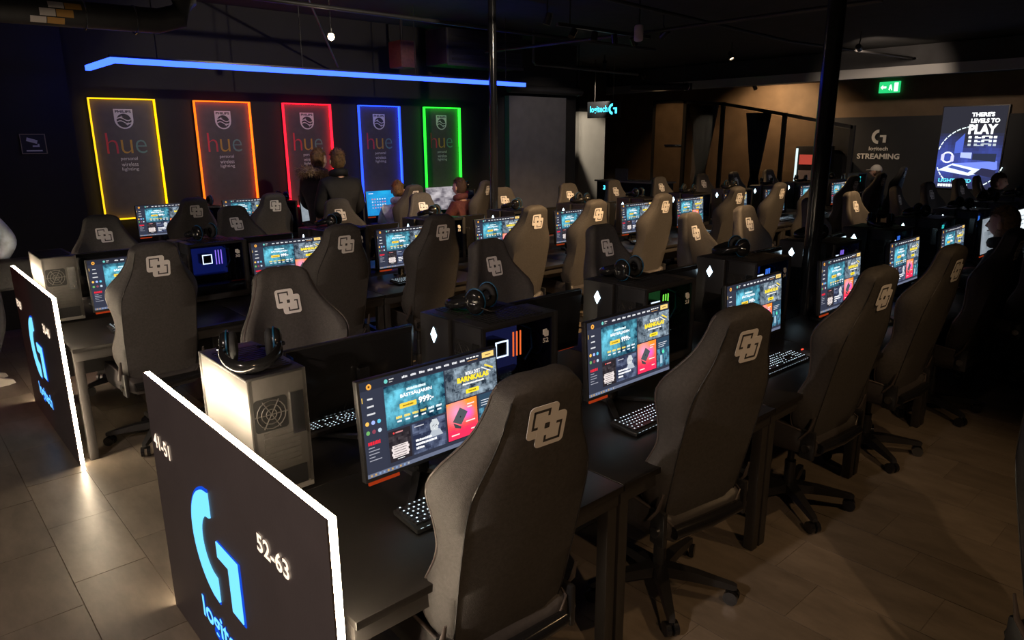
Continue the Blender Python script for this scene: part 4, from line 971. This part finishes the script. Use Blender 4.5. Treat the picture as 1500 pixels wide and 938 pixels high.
# ------------------------------------------------------------------ people
def skin(vs, es, rs, lev=2):
    me = bpy.data.meshes.new('s'); me.from_pydata([Vector(v) for v in vs], es, []); o = bpy.data.objects.new('s', me); COL.objects.link(o)
    o.modifiers.new('k', 'SKIN'); sk = me.skin_vertices[0].data
    for i, r in enumerate(rs): sk[i].radius = (r, r) if not isinstance(r, tuple) else r
    sk[0].use_root = True
    ss = o.modifiers.new('u', 'SUBSURF'); ss.levels = lev; ss.render_levels = lev
    r = bpy.data.meshes.new_from_object(o.evaluated_get(bpy.context.evaluated_depsgraph_get()))
    g = ([tuple(v.co) for v in r.vertices], [tuple(p.vertices) for p in r.polygons])
    bpy.data.objects.remove(o); bpy.data.meshes.remove(r); bpy.data.meshes.remove(me); return g
def person(label, loc, rz, J, jacket, hair, trousers='trousers', long=False, fur=False, cap=None, shoe='shoe', lean=(0, 0), turn=0, group=None):
    t = thing('person', label, 'person', loc, rz, group)
    P = J['pelvis']; C_ = J['chest']; N = J['neck']; sp = [(a+b)/2 for a, b in zip(P, C_)]
    arms = J['arms']; legs = J['legs']; hd = Vector(J['head'])
    vs = [P, sp, C_, N, tuple(Vector(N)+(hd-Vector(N))*.7)]; es = [(0, 1), (1, 2), (2, 3), (3, 4)]; rs = [(.125, .10), (.115, .09), (.115, .085), .060, .058]
    for sh, el, wr in arms:
        b = len(vs); vs += [sh, el, wr]; es += [(2, b), (b, b+1), (b+1, b+2)]; rs += [.05, .042, .030]
    for hp, kn, an in legs:
        b = len(vs); vs += [hp, kn, an]; es += [(0, b), (b, b+1), (b+1, b+2)]; rs += [.085, .06, .042]
    body = MB(); g = skin(vs, es, rs); body.add(*g)
    body.m = Matrix.Translation(hd) @ Matrix.Rotation(turn, 4, 'Z')
    rings = []
    for j in range(13):     # head: skull with chin and brow
        a = math.pi*(j+.001)/12.002; z = -.118*math.cos(a); r = math.sin(a)
        ch = float(np.interp(z, [-.118, -.06, 0, .118], [.74, .92, 1, 1]))
        rings.append([(.076*r*ch*math.cos(u), (.097 if math.sin(u) > 0 else .092)*r*(ch if math.sin(u) > 0 else .95)*math.sin(u)+(.012 if z < -.03 and math.sin(u) > 0 else 0)*r, z) for u in [2*math.pi*k/18 for k in range(18)]])
    body.loft(rings)
    body.loft([[(-.008, .088, .02), (.008, .088, .02), (.006, .094, .022), (-.006, .094, .022)], [(-.016, .085, -.03), (.016, .085, -.03), (.010, .118, -.026), (-.010, .118, -.026)], [(-.012, .085, -.042), (.012, .085, -.042), (.008, .1, -.040), (-.008, .1, -.040)]])
    for sx in (-1, 1): body.ellipsoid((sx*.083, -.002, -.012), (.013, .022, .032), 8, 6)
    body.m = Matrix.Identity(4)
    for sh, el, wr in arms:  # hands: palm and five fingers
        w = Vector(wr); d = (w-Vector(el)).normalized(); sd = d.cross(Vector((0, 0, 1))); sd = sd.normalized() if sd.length > .1 else Vector((1, 0, 0)); nn = sd.cross(d)
        body.tube([w-d*.01, w+d*.03, w+d*.085], [.024, .034, .030], 8, flat=.5)
        for i in range(4):
            b = w+d*.08+sd*(-.026+i*.017); L = (.055, .068, .072, .06)[i]; body.tube([b, b+d*L*.55-nn*.006, b+d*L*.9-nn*.026], [.0085, .008, .006], 6)
        s2 = -1 if wr[0] > 0 else 1; b = w+d*.03+sd*.026*s2; body.tube([b, b+d*.03+sd*.022*s2, b+d*.055+sd*.022*s2-nn*.01], [.011, .009, .007], 6)
    body.build('body', 'skin', t, 70)
    e = MB(); e.m = Matrix.Translation(hd) @ Matrix.Rotation(turn, 4, 'Z')
    for sx in (-1, 1): e.ellipsoid((sx*.031, .083, .012), (.012, .009, .007), 8, 6)
    e.build('eyes', 'emblem_line', t, 60)
    e = MB(); e.m = Matrix.Translation(hd) @ Matrix.Rotation(turn, 4, 'Z'); e.tube([(-.022, .088, -.064), (0, .098, -.066), (.022, .088, -.064)], .004, 6); e.build('mouth', 'red_cloth', t, 60)
    # jacket
    vs = [tuple(Vector(P)+Vector((0, 0, -.05))), P, sp, C_, tuple(Vector(N)+Vector((0, 0, .02)))]; es = [(0, 1), (1, 2), (2, 3), (3, 4)]; rs = [(.165, .13), (.165, .135), (.165, .138), (.182, .135), .118]
    for sh, el, wr in arms:
        b = len(vs); vs += [sh, el, tuple(Vector(wr)+(Vector(el)-Vector(wr))*.06)]; es += [(3, b), (b, b+1), (b+1, b+2)]; rs += [.092, .070, .052]
    j = MB(); j.add(*skin(vs, es, rs)); jk = j.build('jacket', jacket, t, 70)
    Nv = Vector(N); MB().tube([(Nv.x+.078*math.cos(a), Nv.y+.008+.080*math.sin(a), Nv.z+.022-.02*math.sin(a)) for a in [2*math.pi*k/18 for k in range(18)]], .034, 8, close=True, flat=1.3).build('collar', jacket, jk, 70)
    vs = [tuple(Vector(P)+Vector((0, 0, -.02)))]; es = []; rs = [(.15, .12)]
    for hp, kn, an in legs:
        b = len(vs); vs += [hp, kn, tuple(Vector(an)+Vector((0, 0, .02)))]; es += [(0, b), (b, b+1), (b+1, b+2)]; rs += [.105, .08, .062]
    j = MB(); j.add(*skin(vs, es, rs)); j.build('trousers', trousers, t, 70)
    for hp, kn, an in legs:
        a = Vector(an); s = MB()
        s.loft([[(a.x-.032, a.y-.07, 0.002), (a.x+.032, a.y-.07, .002), (a.x+.03, a.y-.07, .07), (a.x-.03, a.y-.07, .07)], [(a.x-.042, a.y-.03, .002), (a.x+.042, a.y-.03, .002), (a.x+.036, a.y-.02, .10), (a.x-.036, a.y-.02, .10)], [(a.x-.046, a.y+.08, .002), (a.x+.046, a.y+.08, .002), (a.x+.034, a.y+.06, .085), (a.x-.034, a.y+.06, .085)], [(a.x-.048, a.y+.13, .002), (a.x+.048, a.y+.13, .002), (a.x+.036, a.y+.13, .05), (a.x-.036, a.y+.13, .05)], [(a.x-.026, a.y+.19, .004), (a.x+.026, a.y+.19, .004), (a.x+.018, a.y+.18, .03), (a.x-.018, a.y+.18, .03)]]); s.build('shoe', shoe, t, 50)
    h = MB(); h.m = Matrix.Translation(hd) @ Matrix.Rotation(turn, 4, 'Z')
    if cap:
        h.ellipsoid((0, -.004, .025), (.088, .108, .105), 18, 8, math.pi*.47, math.pi); h.loft([[(-.07, .07, .03), (.07, .07, .03), (.07, .07, .04), (-.07, .07, .04)], [(-.05, .17, .018), (.05, .17, .018), (.05, .17, .026), (-.05, .17, .026)]]); h.build('cap', cap, t, 50)
        h = MB(); h.m = Matrix.Translation(hd) @ Matrix.Rotation(turn, 4, 'Z'); h.ellipsoid((0, -.02, -.02), (.082, .088, .09), 16, 8); h.build('hair', hair, t, 60)
    else:
        rings = []
        for jn in range(16):
            a = math.pi*(.27+.73*jn/15.05); ring = []
            for u in [2*math.pi*k/26 for k in range(26)]:
                z = -.130*math.cos(a); side = math.sin(u)
                nz = noise.noise(Vector((math.cos(u)*4, side*4, z*40+3)))*.010*(1 if z > .02 else .35)
                rr = math.sin(a)+nz/.085*max(.2, math.sin(a))
                fr_ = .104 if z > .050 else .045
                w_ = .084 if z > .03 else .0785
                ring.append((w_*rr*math.cos(u), -.014+(.106 if side < 0 else fr_)*rr*side, z+.010+(.012*noise.noise(Vector((math.cos(u)*5, side*5, 9))) if z > .06 else 0)))
            rings.append(ring)
        h.loft(rings)
        if long: h.loft([[(.08*math.cos(u)*k, -.035+.075*math.sin(u)*k, z) for u in [2*math.pi*q/14 for q in range(14)]] for z, k in ((.06, 1.02), (-.05, 1.1), (-.16, 1.1), (-.27, .8), (-.31, .3))])
        rs_ = random.Random(int(loc[0]*100))
        for i in range(700):
            u = rs_.uniform(0, 2*math.pi); ca = rs_.uniform(.35, 1); sa = math.sqrt(max(0, 1-ca*ca)); sd = math.sin(u)
            p0 = Vector((.082*sa*math.cos(u), -.014+(.103 if sd < 0 else .098)*sa*sd, .128*ca+.004)); n_ = Vector((math.cos(u)*sa, sd*sa, ca))
            p1 = p0+n_*rs_.uniform(.008, .026)+Vector((rs_.uniform(-.012, .012), .014, 0)); q_ = Vector((rs_.uniform(-1, 1), rs_.uniform(-1, 1), 0)).normalized()*.005
            h.add([tuple(p0-q_), tuple(p0+q_), tuple(p1)], [(0, 1, 2)])
        h.build('hair', hair, t, 60)
    if fur:
        rf = random.Random(5); f = MB(); Nv = Vector(N)
        for i in range(1400):
            a = rf.uniform(0, 2*math.pi); b = rf.uniform(0, 2*math.pi); c = Vector((.155*math.cos(a), -.07+.13*math.sin(a), .0-.05*math.sin(a)))+Nv
            n_ = Vector((math.cos(a)*math.cos(b), math.sin(a)*math.cos(b), math.sin(b))); p0 = c+n_*.035; p1 = c+n_*rf.uniform(.07, .105)+Vector((0, 0, -.008)); s_ = n_.cross(Vector((rf.random(), rf.random(), rf.random()))).normalized()*.0035
            f.add([tuple(p0-s_), tuple(p0+s_), tuple(p1)], [(0, 1, 2)])
        f.tube([(.155*math.cos(a)+Nv.x, -.07+.13*math.sin(a)+Nv.y, -.05*math.sin(a)+Nv.z) for a in [2*math.pi*k/16 for k in range(16)]], .042, 8, close=True)
        f.build('fur_trim', 'fur', t)['kind'] = 'stuff'
    return t
STAND = dict(pelvis=(0, 0, .98), chest=(0, -.01, 1.36), neck=(0, 0, 1.535), head=(0, .025, 1.695), arms=[((.19, -.01, 1.425), (.25, .02, 1.17), (.17, .22, 1.08)), ((-.19, -.01, 1.425), (-.25, .02, 1.17), (-.17, .22, 1.08))],
             legs=[((.09, 0, .90), (.11, .02, .50), (.12, -.02, .09)), ((-.09, 0, .90), (-.11, .02, .50), (-.12, -.02, .09))])
PALE = dict(STAND); PALE['arms'] = [((.185, .02, 1.405), (.25, .19, 1.17), (.20, .06, .98)), ((-.185, .02, 1.405), (-.25, .19, 1.17), (-.20, .06, .98))]
PALE['legs'] = [((.09, 0, .90), (.11, .02, .50), (.12, -.12, .09)), ((-.09, 0, .90), (-.11, .02, .50), (-.12, -.10, .09))]
SIT = dict(pelvis=(0, 0, .60), chest=(0, .0, .95), neck=(0, .02, 1.09), head=(0, .05, 1.25), arms=[((.18, 0, 1.0), (.24, .12, .78), (.16, .36, .80)), ((-.18, 0, 1.0), (-.24, .12, .78), (-.16, .36, .80))],
           legs=[((.09, .06, .58), (.12, .42, .56), (.13, .40, .09)), ((-.09, .06, .58), (-.12, .42, .56), (-.13, .40, .09))])
person('person in black jacket seen from behind, facing the red wall panel', (3.25, 5.82, 0), -.05, STAND, 'jacket', 'hair_blond', shoe='plastic', turn=-.1)
person('person in black jacket with fur-trimmed hood, standing beside another', (3.26, 6.32, 0), -1.15, STAND, 'jacket', 'hair_blond', shoe='plastic', fur=True)
person('person in pale blue patterned jacket and white shoes by the middle island', (-.15, 5.52, 0), -1.4, PALE, 'pale', 'hair_brown')
b = thing('shoulder_bag', 'black bag hanging beside the pale blue jacket', 'bag', (.06, 5.24, .80)); MB().box((0, 0, .12), (.30, .12, .24), .03).build('bag_body', 'jacket', b, 60); MB().tube([(-.13, 0, .22), (-.14, .08, .45), (-.1, .12, .6)], .012, 6, flat=.4).build('strap', 'plastic', b, 60)
person('seated person in red-brown hoodie below the green wall panel', (5.60, 6.60, .0), .3, SIT, 'red_cloth', 'hair_brown')
person('seated person with fair hair beside the blue desktop screen', (4.60, 6.72, .0), -.6, SIT, 'pale', 'hair_blond')
person('seated person with long fair hair at the 52-63 side desks', (5.94, .06, 0), 0, SIT, 'jacket', 'hair_blond', long=True)
person('seated person with brown hair at the far end of the 41-51 side', (11.72, 1.62, 0), math.pi, SIT, 'jacket', 'hair_brown')
person('seated person in a pale cap below the streaming lettering', (14.0, 4.15, .0), .1, SIT, 'trousers', 'hair_brown', cap='white_wall')

# ------------------------------------------------------------------ the builders' originals are not part of the hall
for proto in (CH_N, CH_F, MON, KEY, MOU, HED, TOW, TOWS, DSK):
    for c in list(proto.children_recursive): bpy.data.objects.remove(c)
    bpy.data.objects.remove(proto)
